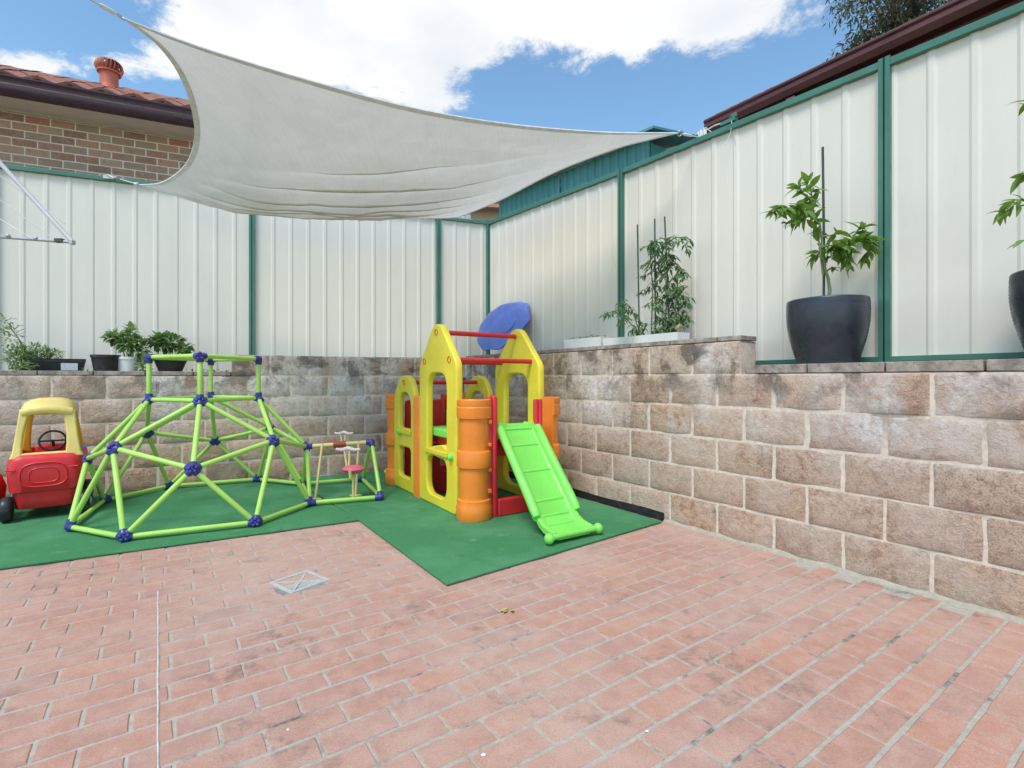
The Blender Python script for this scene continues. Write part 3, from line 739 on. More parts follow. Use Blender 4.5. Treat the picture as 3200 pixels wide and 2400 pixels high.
# ------------------------------------------------------------------ playhouse
ph = thing('playhouse', 'yellow orange and red plastic playhouse tower with gable walls and red cross bars', 'playhouse', (-.298, 3.93, .0165), math.atan2(.545, .838))
ph_yaw = ph.rotation_euler.z
def tower(cx_, cy_, a0, a1, top=.925, mats=ORG, r=.134):
    prof = []
    bands = [(0, .155), (.40, .53), (.775, top)]
    z = 0; rin = r * .86
    seq = [(r, .0), (r + .004, .01), (r + .004, .10), (r - .002, .112), (r - .002, .150), (rin, .158), (rin, .395), (r - .002, .402), (r, .412), (r, .515), (r - .004, .524), (rin, .532), (rin, .77), (r - .002, .778), (r, .79), (r + .002, .86), (r - .003, .868), (r, .878), (r, top - .008), (r - .006, top), (r - .03, top), (r - .035, top - .15), (r - .03, .0)]
    mb = MB(); n = 7
    m = n + 1; vs = []; fs = []
    for (q, z) in seq:
        for k in range(m):
            aa = a0 + (a1 - a0) * k / n; rr = q / math.cos((a1 - a0) / n / 2) if False else q
            vs.append((cx_ + rr * math.cos(aa), cy_ + rr * math.sin(aa), z))
    for i in range(len(seq) - 1):
        for k in range(n): fs.append((i * m + k, i * m + k + 1, (i + 1) * m + k + 1, (i + 1) * m + k))
    L0 = [i * m for i in range(len(seq))]; R0 = [i * m + n for i in range(len(seq))]
    fs.append(tuple(L0)); fs.append(tuple(reversed(R0)))
    mb.add(vs, fs)
    return mb
MP = Matrix.Rotation(math.pi / 2, 4, 'Z')      # panel plane x = const : local (x,z) of sheet -> along y
def panel_yz(name, loops, x, th, mt, bev=.008): return sheet(name, loops, th, bev, mt, ph, Matrix.Translation((x, 0, 0)) @ MP)
def panel_xz(name, loops, y, th, mt, bev=.008): return sheet(name, loops, th, bev, mt, ph, Matrix.Translation((0, y, 0)))
def gable_loops(y0, y1, peak, sh, low=False):
    c = (y0 + y1) / 2; wv = y1 - y0; s = wv / .76
    pts = [(y0, 0), (y1, 0), (y1, sh), (c + .085 * s, peak - .02, .07), (c + .03, peak, .05), (c - .03, peak, .05), (c - .085 * s, peak - .02, .07), (y0, sh)]
    return rounded(pts, .05)
for x, nm in ((-.065, 'gable_panel'), (.739, 'gable_panel')):
    up = rounded([(.29, .50, .02), (.36, .535, .03), (.58, .50, .04), (.68, .46, .03), (.68, 1.13, .14), (.29, 1.13, .14)], .1, 6)
    lo = rounded([(.29, .085, .12), (.69, .085, .12), (.69, .39, .12), (.60, .425, .1), (.33, .41, .10), (.29, .36, .1)], .1, 6)
    o = panel_yz(nm, [gable_loops(.11, .855, 1.545, 1.20), up, lo], x, .060, YEL, .012)
    up = rounded([(1.07, .60, .03), (1.38, .60, .03), (1.38, .95, .15), (1.07, .95, .15)], .1, 6)
    lo = rounded([(1.07, .13, .05), (1.38, .13, .05), (1.38, .42, .05), (1.07, .42, .05)], .05, 5)
    pts = rounded([(.955, 0), (1.52, 0), (1.52, .90, .1), (1.36, 1.115, .13), (1.09, 1.115, .13), (.955, .90, .1)], .04, 6)
    panel_yz('low_panel', [pts, up, lo], x, .055, YEL, .012)
# window sill lips and handles on the near wall
for (ya, yb, z) in ((.26, .70, .475), (1.05, 1.40, .585)):
    m = MB(); m.box2((-.112, ya, z - .035), (-.096, yb, z + .005)); build(m, 'sill', YEL, ph, bevel=.006)
for (yy, z) in ((.19, .455), (1.33, .56)):
    m = MB(); m.lathe([(.001, -.130), (.022, -.128), (.030, -.120), (.030, -.096)], 14, (0, yy, z), axis='x'); build(m, 'bolt', SLG, ph, smooth=45)
# pillars between the two rooms
for x in (-.075, .745):
    m = MB()
    for dy in (-.046, 0, .046): m.lathe([(.034, 0), (.034, .905), (.022, .925), (.001, .925)], 10, (x, .905 + dy, 0))
    m.box2((x - .018, .86, 0), (x + .018, .95, .915))
    build(m, 'pillar', ORG, ph, smooth=50)
# towers
for (cx_, cy_, a0, a1) in ((0, -.005, R(150), R(325)), (.70, .02, R(-90), R(70)), (-.01, 1.60, R(60), R(235)), (.70, 1.60, R(-40), R(130))):
    build(tower(cx_, cy_, a0, a1), 'tower', ORG, ph, smooth=28)
m = MB(); m.lathe([(.09, .80), (.09, .81)], 12, (0, 0, 0)); 
# red posts and front frame
m = MB()
for q in (0.105, .150): m.lathe([(.026, 0), (.026, .93), (.018, .945), (.001, .945)], 12, (q, -.055, 0))
m.box2((.085, -.068, 0), (.175, -.038, .93)); build(m, 'red_post', RED, ph, smooth=50)
m = MB()
for q in (.565, .605): m.lathe([(.022, 0), (.022, .90), (.016, .912), (.001, .912)], 12, (q, -.04, 0))
m.box2((.55, -.052, 0), (.62, -.03, .9)); build(m, 'red_post', RED, ph, smooth=50)
m = MB(); m.box2((.176, -.088, 0), (.548, -.035, .135)); build(m, 'red_beam', RED, ph, bevel=.012)
m = MB(); m.box2((.176, -.01, .46), (.548, .03, .60)); build(m, 'red_beam', RED, ph, bevel=.012)
for cx_, cy_ in ((0, -.005), ):
    for (z0, z1) in ((.20, .23), (.365, .392), (.56, .585), (.735, .765)):
        m = MB(); m.box2((cx_ + .075, cy_ - .10, z0), (cx_ + .103, cy_ - .055, z1)); build(m, 'clip', ORG, ph, bevel=.004)
# platform, inner red panels
m = MB(); m.box2((-.03, .07, .575), (.70, .87, .645)); build(m, 'platform', SLG, ph, bevel=.014)
m = MB(); m.box2((.02, .09, .50), (.66, .85, .573)); build(m, 'platform_frame', RED, ph, bevel=.01)
lo = rounded([(.16, .14), (.54, .14), (.54, .46), (.16, .46)], .08, 5)
panel_xz('red_panel', [rounded([(.06, 0), (.64, 0), (.64, .86), (.06, .86)], .04), lo], 1.60, .05, RED, .01)
panel_xz('red_panel', [rounded([(.02, 0), (.68, 0), (.68, .48), (.02, .48)], .04), rounded([(.14, .20), (.40, .20), (.40, .42), (.14, .42)], .08, 5)], .93, .05, RED, .01)
m = MB()
for q in (.22, .27): m.lathe([(.022, .48), (.022, .93), (.001, .94)], 10, (q, 1.02, 0))
build(m, 'red_post', RED, ph, smooth=50)
m = MB(); m.prism(rounded([(.10, 0), (.36, 0), (.36, .05), (.27, .09), (.24, .16), (.14, .20), (.10, .17)], .03, 4), 0, .05); m.xf(Matrix.Translation((0.0, .70, .645)) @ Matrix.Rotation(R(90), 4, 'X')); build(m, 'steering_console', SLG, ph, bevel=.008)
# red cross bars with bolt ends
for (yy, z) in ((.4825, 1.475), (.235, 1.235), (.73, 1.235), (1.2375, 1.045)):
    m = MB(); m.tube([(-.03, yy, z), (.71, yy, z)], .021, 14); build(m, 'cross_bar', RED, ph, smooth=50)
    for x, s in ((-.065, -1), (.739, 1)):
        m = MB(); m.lathe([(.001, s * .026), (.020, s * .028), (.026, s * .035), (.027, s * .036), (.027, s * .020)], 14, (x, yy, z), axis='x'); build(m, 'bolt_cap', RED if z > 1.1 else ORG, ph, smooth=45)

# slide
sl = thing('toy_slide', 'bright green plastic slide hooked on the front of the playhouse', 'slide', (*ph.matrix_basis.to_translation()[:2], .0165), ph_yaw)
path = [(0.03, .715), (-.015, .705), (-.06, .635), (-.20, .505), (-.36, .355), (-.52, .205), (-.60, .13), (-.66, .082), (-.72, .060), (-.80, .052), (-.845, .050)]
def sl_sec(y, z, hw, rail): return [(-hw, z - .018), (-hw, z + rail), (-hw + .02, z + rail + .006), (-hw + .045, z + rail - .006), (-hw + .052, z + .014), (-hw + .066, z), (hw - .066, z), (hw - .052, z + .014), (hw - .045, z + rail - .006), (hw - .02, z + rail + .006), (hw, z + rail), (hw, z - .018), (hw - .05, z - .03), (-hw + .05, z - .03)]
def xc(y): return .395 + .085 * min(y, 0) / .8
mb = MB(); vs = []; fine = []
for i in range(len(path) - 1):
    for k in range(5): 
        t = k / 5; fine.append((path[i][0] * (1 - t) + path[i + 1][0] * t, path[i][1] * (1 - t) + path[i + 1][1] * t))
fine.append(path[-1]); m_ = 14
for i, (y, z) in enumerate(fine):
    rail = .0 if y > -.03 else (.055 if y > -.60 else .02); hw = .158 if y > -.03 else (.195 if y > -.62 else .178)
    for (x, zz_) in sl_sec(y, z, hw, rail): vs.append((xc(y) + x, y, zz_))
fs = [(i * m_ + k, i * m_ + (k + 1) % m_, (i + 1) * m_ + (k + 1) % m_, (i + 1) * m_ + k) for i in range(len(fine) - 1) for k in range(m_)]
fs += [tuple(range(m_)), tuple(reversed([(len(fine) - 1) * m_ + k for k in range(m_)]))]
mb.add(vs, fs); build(mb, 'chute', SLG, sl, smooth=35)
for sx in (-1, 1):
    mb = MB(); mb.tube([(xc(y) + sx * .18, y, z + .028) for (y, z) in [(-.03, .66), (-.06, .655), (-.20, .515), (-.36, .365), (-.52, .215), (-.60, .135), (-.635, .10)]], [.022, .033, .034, .034, .034, .034, .026], 12); build(mb, 'side_rail', SLG, sl, smooth=60)
for q in (.10, .255, .40, .56, .71, .86):     # cross ridges of the chute
    i = int(q * .78 * (len(fine) - 1)) + 4; y, z = fine[i]
    mb = MB(); mb.tube([(xc(y) - .135, y, z - .003), (xc(y) + .135, y, z - .003)], .012, 8); build(mb, 'ridge', SLG, sl, smooth=60)
for sx in (-1, 1):
    build(MB().sphere((xc(-.845) + sx * .212, -.845, .045), .036, 12, (.9, 1, 1)), 'foot_knob', SLG, sl, smooth=180)
mb = MB(); y = -.845; mb.tube([(xc(y) - .215, y, .043), (xc(y) - .17, y, .048), (xc(y) + .17, y, .048), (xc(y) + .215, y, .043)], [.026, .020, .020, .026], 12); build(mb, 'foot_roll', SLG, sl, smooth=60)

# small toy things behind the playhouse corner
c = G(1209, 1483, .0165); o = build(MB().sphere((0, 0, .032), .032, 14), 'toy_ball', mat('lime_yellow_ball', (.60, .66, .08), .5), None, smooth=180, loc=(c.x, c.y, .0165)); tag(o, 'small yellow green ball on the mat beside the playhouse corner', 'ball')
c = G(1222, 1474, .0165); mb = MB(); mb.prism(rounded([(-.03, 0), (.04, 0), (.05, .2), (.02, .26), (-.02, .14)], .02), -.03, .03); mb.xf(Matrix.Rotation(R(90), 4, 'X')); o = build(mb, 'toy_shovel', mat('green_toy_plastic', (.05, .30, .05), .5), None, bevel=.008, loc=(c.x, c.y, .0165)); tag(o, 'green plastic toy standing by the back wall behind the orange playhouse tower', 'toy')

# ------------------------------------------------------------------ red and yellow toy car
car = thing('toy_car', 'red ride in toy car with yellow roof and pillars seen from behind', 'toy car', (-3.765, 3.745, .0165), R(37.5))
CW, CLn = .46, .70
def car_ring(z, inx, iny, rr, n=8):
    return [(p[0], p[1], z) for p in rounded([(inx, iny, rr), (CW - inx, iny, rr), (CW - inx * .8, CLn - iny, rr * 1.6), (inx * .8, CLn - iny, rr * 1.6)], rr, n)]
def loft(rings, mb=None, caps=(True, True)):
    mb = mb or MB(); n = len(rings[0]); vs = [p for r_ in rings for p in r_]
    fs = [(i * n + k, i * n + (k + 1) % n, (i + 1) * n + (k + 1) % n, (i + 1) * n + k) for i in range(len(rings) - 1) for k in range(n)]
    if caps[0]: fs.append(tuple(range(n)))
    if caps[1]: fs.append(tuple((len(rings) - 1) * n + k for k in range(n)))
    return mb.add(vs, fs)
rings = [car_ring(z, ix, iy, rr) for (z, ix, iy, rr) in [(.085, .075, .05, .05), (.095, .06, .035, .06), (.16, .05, .025, .07), (.21, .045, .02, .07), (.222, .022, .002, .08), (.30, .008, -.008, .09), (.40, .004, -.010, .09), (.46, .010, -.002, .09), (.495, .028, .018, .08), (.503, .045, .035, .07), (.495, .06, .05, .06), (.30, .07, .06, .05)]]
build(loft(rings), 'body', CARR, car, smooth=50)
# raised panel ovals on the tail
for (sx, sz, cz, r_) in ((.135, .105, .335, .008), (.085, .066, .335, .006)):
    pts = [(CW / 2 - .01 + sx * math.copysign(abs(math.cos(a)) ** .6, math.cos(a)), -.009, cz + sz * math.copysign(abs(math.sin(a)) ** .7, math.sin(a)) * (1 if math.sin(a) > 0 else .72)) for a in [2 * math.pi * k / 36 for k in range(36)]]
    mb = MB(); mb.tube(pts + [pts[0], pts[1]], r_ * .8, 6, False); build(mb, 'embossed_ring', CARR, car, smooth=60)
for zc_ in (.395,):
    for x0, x1 in ((.0, .06), (.345, .42)):
        mb = MB(); mb.tube([(x0 + .01, -.004, zc_), (x1, -.011, zc_)], .006, 6); build(mb, 'embossed_line', CARR, car, smooth=60)
def wheel(x, y, r_, wd2, sgn):
    mb = MB(); mb.lathe([(.02, -wd2 / 2), (r_ * .8, -wd2 / 2), (r_ * .97, -wd2 * .36), (r_, -wd2 * .15), (r_, wd2 * .15), (r_ * .97, wd2 * .36), (r_ * .8, wd2 / 2), (.02, wd2 / 2)], 26, (x, y, r_), axis='x'); o = build(mb, 'wheel', BLK, car, smooth=50)
    mb = MB(); mb.lathe([(.001, sgn * (wd2 / 2 + .010)), (.028, sgn * (wd2 / 2 + .008)), (.034, sgn * (wd2 / 2 - .004)), (.034, 0)], 16, (x, y, r_), axis='x'); build(mb, 'hub', STEEL, o, smooth=50)
for (x, y, s) in ((.005, .075, -1), (CW - .005, .075, 1), (.01, .60, -1), (CW - .01, .60, 1)): wheel(x, y, .095, .07, s)
# roof and pillars
def roof_ring(z, inx, iny, rr, n=8):
    return [(p[0], p[1], z) for p in rounded([(inx, iny, rr), (CW - inx, iny, rr), (CW - inx, CLn - iny - .1, rr), (inx, CLn - iny - .1, rr)], rr, n)]
rings = [roof_ring(z, ix, iy, rr) for (z, ix, iy, rr) in [(.812, .088, .10, .06), (.818, .068, .082, .08), (.855, .074, .090, .09), (.890, .090, .110, .10), (.914, .12, .15, .10), (.928, .165, .21, .08)]]
rings += [roof_ring(.905, .15, .19, .08), roof_ring(.86, .10, .13, .08), roof_ring(.80, .092, .105, .06)]
build(loft(rings, caps=(False, False)), 'roof', CARY, car, smooth=60)
mb = MB(); mb.add([(.15, .19, .9262), (.28, .19, .9262), (.28, .42, .9262), (.15, .42, .9262)], [(0, 1, 2, 3)])
rr_ = roof_ring(.9262, .158, .198, .08); mb = MB().prism([(p[0], p[1]) for p in rr_], .9205, .9268); build(mb, 'roof_crown', CARY, car)
def pillar(p0, p1_, w0, w1, d_, m_, out):
    mb = MB(); rings = []
    for t in [0, .1, .3, .5, .7, .85, 1]:
        c = Vector(p0).lerp(Vector(p1_), t) + Vector(out) * math.sin(t * math.pi) * .5
        hw = w0 * (1 - t) ** 2 + w1 * t + .0; 
        if t < .1: hw += .02
        rings.append([(c.x + sx_ * hw / 2, c.y + sy_ * d_ / 2, c.z) for sx_, sy_ in ((-1, -1), (1, -1), (1, 1), (-1, 1))])
    return build(loft(rings), 'roof_pillar', m_, car, bevel=.012)
pillar((.060, .055, .47), (.100, .120, .83), .060, .060, .07, CARY, (-.012, 0, 0))
pillar((CW - .070, .055, .47), (CW - .105, .120, .83), .105, .085, .07, CARY, (.012, 0, 0))
pillar((.06, .55, .47), (.10, .46, .83), .06, .05, .06, CARY_SHADE, (-.01, .01, 0))
pillar((CW - .06, .55, .47), (CW - .10, .46, .83), .07, .05, .06, CARY_SHADE, (.01, .01, 0))
mb = MB(); mb.tube([(.09, .105, .815), (.14, .088, .838), (.215, .082, .845), (.29, .088, .838), (CW - .09, .105, .815)], .036, 10); build(mb, 'roof_rim', CARY, car, smooth=60)
mb = MB(); mb.box2((.03, .03, .487), (CW - .03, .085, .512)); build(mb, 'window_ledge', CARY, car, bevel=.01)
mb = MB(); ring = [(.235 + .085 * math.cos(a), .42 + .03 * math.sin(a), .565 + .078 * math.sin(a)) for a in [2 * math.pi * k / 28 for k in range(30)]]
mb.tube(ring, .0085, 8, False); mb.tube([(.15, .42, .565), (.32, .42, .565)], .008, 6); mb.tube([(.235, .42, .565), (.235, .50, .50)], .012, 6); build(mb, 'steering_wheel', BLK, car, smooth=60)
mb = MB(); mb.box2((.12, .47, .38), (.33, .56, .53)); build(mb, 'dashboard', CARR, car, bevel=.02)
mb = MB(); mb.box2((CW - .02, .045, .525), (CW - .0, .075, .545)); build(mb, 'hinge', mat('blue_peg', (.03, .18, .42), .5), car, bevel=.003)

# second ride-on at the picture's left edge
c = Vector((-4.13, 3.80, .0165))
rt = thing('ride_on_toy', 'red ride on toy with green seat and white push handle beside the toy car', 'ride on toy', c, R(20))
mb = MB(); rg = lambda z, i: [(p[0], p[1], z) for p in rounded([(-.18 + i, -.14 + i), (.20 - i, -.14 + i), (.20 - i, .14 - i), (-.18 + i, .14 - i)], .06, 5)]
build(loft([rg(.07, .03), rg(.09, .0), rg(.24, -.01), rg(.33, .01), rg(.38, .05)]), 'body', CARR, rt, smooth=50)
mb = MB(); mb.box2((-.12, -.08, .38), (.16, .08, .43)); build(mb, 'seat', mat('green_seat', (.03, .30, .10), .45), rt, bevel=.02)
mb = MB(); mb.tube([(.155, -.09, .30), (.185, -.10, .46), (.175, -.10, .56), (.12, -.09, .575), (.02, -.08, .565)], .019, 10); build(mb, 'push_handle', WHT, rt, smooth=60)
mb = MB(); mb.tube([(.0 + .07 * math.cos(a), -.02, .58 + .07 * math.sin(a)) for a in [2 * math.pi * k / 20 for k in range(22)]], .012, 8, False); build(mb, 'steering_wheel', BLK, rt, smooth=60)
for x, y in ((-.11, -.15), (.12, -.15), (-.11, .15), (.12, .15)):
    mb = MB(); mb.lathe([(.02, -.025), (.075, -.025), (.08, 0), (.075, .025), (.02, .025)], 20, (x, y, .08), axis='y'); build(mb, 'wheel', BLK, rt, smooth=50)

# ------------------------------------------------------------------ blue clam shell leaning in the corner
cs = thing('sandpit_shell', 'blue clam shell sandpit half tipped up against the fence corner', 'sandpit', (-.10, 6.2, 1.42))
mb = MB(); vs = []; nr, na = 9, 40
for i in range(nr + 1):
    t = i / nr
    for k in range(na):
        a = 2 * math.pi * k / na; lobes = 1 + .022 * math.cos(a * 9) * t
        r_ = .36 * t * lobes; h = -.15 * (1 - t ** 3) 
        if abs(t - .6) < .12: h += .0
        vs.append((r_ * math.cos(a), r_ * .92 * math.sin(a), h + (.012 * math.cos(a * 9) * t)))
fs = [(i * na + k, i * na + (k + 1) % na, (i + 1) * na + (k + 1) % na, (i + 1) * na + k) for i in range(nr) for k in range(na)]
mb.add(vs, fs)
n0 = len(mb.v); mb.add([(x * 1.03, y * 1.03, z - .014) for (x, y, z) in vs], fs)
rim = [nr * na + k for k in range(na)]
mb.f += [(rim[k], rim[(k + 1) % na], n0 + rim[(k + 1) % na], n0 + rim[k]) for k in range(na)]
shl = build(mb, 'shell', BLU, cs, smooth=60)
ring = [vs[nr * na + k] for k in range(na)]; ring += ring[:2]
mb = MB(); mb.tube([(x * 1.02, y * 1.02, z) for x, y, z in ring], .016, 8, False); rimo = build(mb, 'rim', BLU, cs, smooth=60)
mb = MB(); mb.lathe([(.19, -.120), (.16, -.165), (.10, -.182), (.001, -.186)], 28, (.02, .10, .02)); build(mb, 'moulded_seat', BLU, cs, smooth=50)
mb = MB(); mb.lathe([(.001, .02), (.05, .02), (.06, -.02), (.03, -.04), (.001, -.04)], 16, (.34, .0, 0)); build(mb, 'hinge_lug', BLU, cs, smooth=50)
zax = Vector((.42, .60, -.10)).normalized()      # hollow side away from camera, low side left
zax = Vector((.52, .62, -.55)).normalized(); xax = Vector((.72, -.10, .60)); xax = (xax - zax * xax.dot(zax)).normalized(); yax = zax.cross(xax)
cs.rotation_euler = Matrix((xax, yax, zax)).transposed().to_euler()
cs.location = D(1572, 1018, 6.12)

# ------------------------------------------------------------------ pots and plants
def leaf_mesh(name, L_, W_, fold=.25, curl=.3, m_=None):
    st = [0, .12, .3, .5, .72, .9, 1]; wd = [.05, .55, .92, 1, .72, .3, .02]
    vs = []; fs = []
    for t, q in zip(st, wd):
        z = -curl * L_ * t * t; hw = W_ / 2 * q
        vs += [(t * L_, -hw, z + fold * hw), (t * L_, 0, z), (t * L_, hw, z + fold * hw)]
    for i in range(len(st) - 1):
        for k in (0, 1): fs.append((i * 3 + k, i * 3 + k + 1, i * 3 + k + 4, i * 3 + k + 3))
    me = MB().add(vs, fs).mesh(name, 180); 
    if m_: me.materials.append(m_)
    return me
def orient(d, roll=0.0):
    x = Vector(d).normalized(); up = Vector((0, 0, 1)); y = up.cross(x)
    if y.length < .1: y = Vector((0, 1, 0))
    y.normalize(); z = x.cross(y); q = Matrix.Rotation(roll, 3, x)
    return (q @ Matrix((x, y, z)).transposed())
def leaf_cloud(mb, pts, L_, W_, rg_, droop=.3, fold=.25):
    for (c, d) in pts:
        s = rg_.uniform(.65, 1.15); M3 = orient(Vector(d) + Vector((rg_.uniform(-.5, .5), rg_.uniform(-.5, .5), rg_.uniform(-.5, .35))), rg_.uniform(-.6, .6)).to_3x3()
        st = [0, .3, .65, 1]; wd = [.1, .95, .75, .03]; vs = []
        for t, q in zip(st, wd):
            hw = W_ * s / 2 * q; z = -droop * L_ * s * t * t
            vs += [M3 @ Vector((t * L_ * s, -hw, z + fold * hw)) + c, M3 @ Vector((t * L_ * s, 0, z)) + c, M3 @ Vector((t * L_ * s, hw, z + fold * hw)) + c]
        mb.add(vs, [(i * 3 + k, i * 3 + k + 1, i * 3 + k + 4, i * 3 + k + 3) for i in range(3) for k in (0, 1)])
def big_pot(loc, label, Rt, Hh):
    t = thing('plant_pot', label, 'plant pot', loc, 0, 'large charcoal pots on the right wall')
    prof = [(.001, 0), (Rt * .72, 0), (Rt * .74, .006)]; nrib = 22
    for i in range(nrib * 2 + 1):
        u = i / (nrib * 2); r_ = Rt * (.74 + .29 * math.sin(u * math.pi * .62) / math.sin(math.pi * .62 * .8) * .93)
        prof.append((r_ - (.0022 if i % 2 and i < nrib * 2 - 4 else 0), .008 + (Hh - .012) * u))
    rt_ = prof[-1][0]; prof += [(rt_ - .004, Hh), (rt_ - .014, Hh - .002), (rt_ - .022, Hh - .06), (rt_ - .03, Hh * .5), (.001, Hh * .5)]
    build(MB().lathe(prof, 56), 'shell', POT, t, smooth=60)
    m = MB(); m.lathe([(.001, Hh - .05), (rt_ - .022, Hh - .05)], 30); build(m, 'potting_soil', SOIL, t)
    return t
pc = Vector((1.965, 3.165, 1.186 + .004))
caph = 5 * BH + .059
p1_ = big_pot((1.950, 3.130, caph + .001), 'round charcoal pot standing just left of the doubled green fence post', .222, .395)
p2_ = big_pot((2.535, 2.245, caph + .001), 'round charcoal pot cut off by the right edge of the photo', .235, .40)
LC = [leaf_mesh('leaf', .085, .031, .3, .25, LEAFC), leaf_mesh('leaf', .070, .028, .35, .5, LEAFC), leaf_mesh('leaf', .055, .020, .2, .1, LEAFC)]
def citrus(root_loc, label, branches, stem, Yd, stake=None, seed=3):
    t = thing('citrus_plant', label, 'potted tree', root_loc, 0, 'young citrus trees in black pots')
    rg_ = random.Random(seed); o0 = Vector(root_loc)
    pts = [D(u, v, Yd) - o0 for u, v in stem]; pts[0].z = -.04
    build(MB().tube(pts, [.011 - .006 * i / len(pts) for i in range(len(pts))], 8), 'trunk', STEM, t, smooth=60)
    for br in branches:
        bp = [D(u, v, Yd + dy) - o0 for (u, v, dy) in br['p']]
        build(MB().tube(bp, [.006 - .004 * i / len(bp) for i in range(len(bp))], 6), 'branch', STEM, t, smooth=60)
        nl = int(br['n'] * 1.6)
        for k in range(nl):
            f = (br.get('s', .15) + (1 - br.get('s', .15)) * (k + rg_.random()) / nl) * (len(bp) - 1); i = min(int(f), len(bp) - 2); p = bp[i].lerp(bp[i + 1], f - i)
            d = (bp[i + 1] - bp[i]).normalized() * .55 + Vector((rg_.uniform(-1, 1), rg_.uniform(-1, 1), rg_.uniform(-.75, .55)))
            o = link('leaf', rg_.choice(LC), None, t); sc = rg_.uniform(.8, 1.3) * br.get('k', 1)
            o.matrix_local = Matrix.Translation(p) @ orient(d, rg_.uniform(-.8, .8)).to_4x4() @ Matrix.Scale(sc, 4)
    return t
ct = citrus((1.950, 3.130, 1.535), 'young citrus tree with two leafy arms in the pot left of the doubled fence post',
  [dict(p=[(2572, 860, 0), (2560, 760, .0), (2545, 680, .02), (2535, 600, .03), (2520, 570, .0)], n=26, s=.1),
   dict(p=[(2560, 700, 0), (2520, 660, -.05), (2480, 650, -.08), (2440, 650, -.1), (2405, 668, -.12)], n=34, s=.08),
   dict(p=[(2545, 660, 0), (2510, 640, .06), (2470, 660, .1)], n=16, s=.1),
   dict(p=[(2580, 790, 0), (2610, 770, -.05), (2650, 765, -.07), (2690, 745, -.1), (2730, 752, -.12)], n=44, s=.05, k=1.0),
   dict(p=[(2580, 810, 0), (2620, 790, .05), (2660, 760, .08), (2700, 740, .1)], n=20, s=.05),
   dict(p=[(2575, 800, 0), (2560, 790, .02), (2550, 800, .03)], n=9, s=.1),
   dict(p=[(2600, 770, 0), (2640, 795, -.03), (2655, 830, -.04)], n=12, s=.1), dict(p=[(2650, 765, -.05), (2680, 720, -.07), (2712, 705, -.1)], n=13, s=.1), dict(p=[(2690, 745, -.08), (2715, 780, -.06), (2705, 805, -.05)], n=11, s=.1),
   dict(p=[(2530, 675, 0), (2490, 688, -.04), (2458, 700, -.06)], n=13, s=.1), dict(p=[(2545, 640, 0), (2510, 605, -.04), (2495, 580, -.06)], n=11, s=.2), dict(p=[(2565, 740, 0), (2600, 735, .02), (2620, 728, .03)], n=6, s=.3),
   dict(p=[(2580, 850, 0), (2600, 835, .02), (2612, 838, .03)], n=3, s=.3)],
  [(2585, 940), (2593, 905), (2588, 870), (2578, 840), (2572, 800), (2568, 740), (2560, 690)], 3.11)
st_ = thing('garden_stake', 'thin dark stake standing in the pot behind the two armed citrus tree', 'stake', (1.945, 3.155, 1.535))
m = MB(); q = D(2571, 460, 3.14) - Vector((1.945, 3.155, 1.535)); m.tube([(0, 0, -.04), (q.x * .5, q.y, .4), (q.x, q.y, q.z)], .0075, 8); build(m, 'rod', STAKE, st_, smooth=60)
citrus((2.535, 2.245, 1.54), 'second young citrus reaching into the photo at the far right edge',
  [dict(p=[(3330, 700, 0), (3250, 660, -.02), (3190, 620, -.03), (3150, 655, -.03), (3120, 668, -.03)], n=14, s=.3, k=.85),
   dict(p=[(3330, 600, 0), (3260, 560, -.02), (3195, 545, -.03)], n=11, s=.3, k=.85), dict(p=[(3330, 450, 0), (3270, 360, -.02), (3200, 312, -.03)], n=7, s=.4, k=.85),
   dict(p=[(3340, 560, 0), (3400, 520, .02), (3440, 470, .03)], n=16, s=.1), dict(p=[(3330, 760, 0), (3260, 745, -.02), (3195, 752, -.03)], n=6, s=.3, k=.8)],
  [(3370, 950), (3355, 850), (3340, 700), (3330, 550), (3320, 400)], 2.235, seed=9)

# planter boxes and staked tomato on the right wall
def wall_pt(u, back): # on right wall top, `back` metres behind its face
    r = (u - 1600) / FPX; c = 3.855 + back / .8247; Y = c / (r + .6857); return Vector((r * Y, Y, 0))
zt = 6 * BH + .037
def planter(name, ua, ub, back, h, label, m_, zt_=zt, y1=.15, lip=.006):
    a = wall_pt(ua, back); b_ = wall_pt(ub, back); Lw = (b_ - a).length
    t = thing(name, label, 'planter box', (a.x, a.y, zt_ + .001), rwrz, None)
    mb = MB(); ta = .006
    mb.add([(lip, .006, 0), (Lw - lip, .006, 0), (Lw - lip, y1 - .006, 0), (lip, y1 - .006, 0), (0, 0, h), (Lw, 0, h), (Lw, y1, h), (0, y1, h),
            (ta, ta, h), (Lw - ta, ta, h), (Lw - ta, y1 - ta, h), (ta, y1 - ta, h), (ta, ta, h - .03), (Lw - ta, ta, h - .03), (Lw - ta, y1 - ta, h - .03), (ta, y1 - ta, h - .03)],
           [(0, 1, 2, 3), (0, 1, 5, 4), (1, 2, 6, 5), (2, 3, 7, 6), (3, 0, 4, 7), (4, 5, 9, 8), (5, 6, 10, 9), (6, 7, 11, 10), (7, 4, 8, 11), (8, 9, 13, 12), (9, 10, 14, 13), (10, 11, 15, 14), (11, 8, 12, 15)])
    build(mb, 'trough', m_, t); 
    m = MB(); m.box2((ta + .001, ta + .001, h - .05), (Lw - ta - .001, y1 - ta - .001, h - .02)); build(m, 'potting_soil', SOIL, t)
    return t, Lw
pb1, L1_ = planter('planter_box', 1762, 1878, .03, .085, 'white trough planter with low seedlings nearest the fence corner', WHT)
pb2, L2_ = planter('planter_box', 1882, 2118, .03, .062, 'long white trough planter holding the staked tomato plant', WHT)
rg3 = random.Random(5)
sd = thing('seedling_plant', 'low row of green seedlings in the shorter white trough', 'plant', pb1.location + Vector((0, 0, .07)), rwrz)
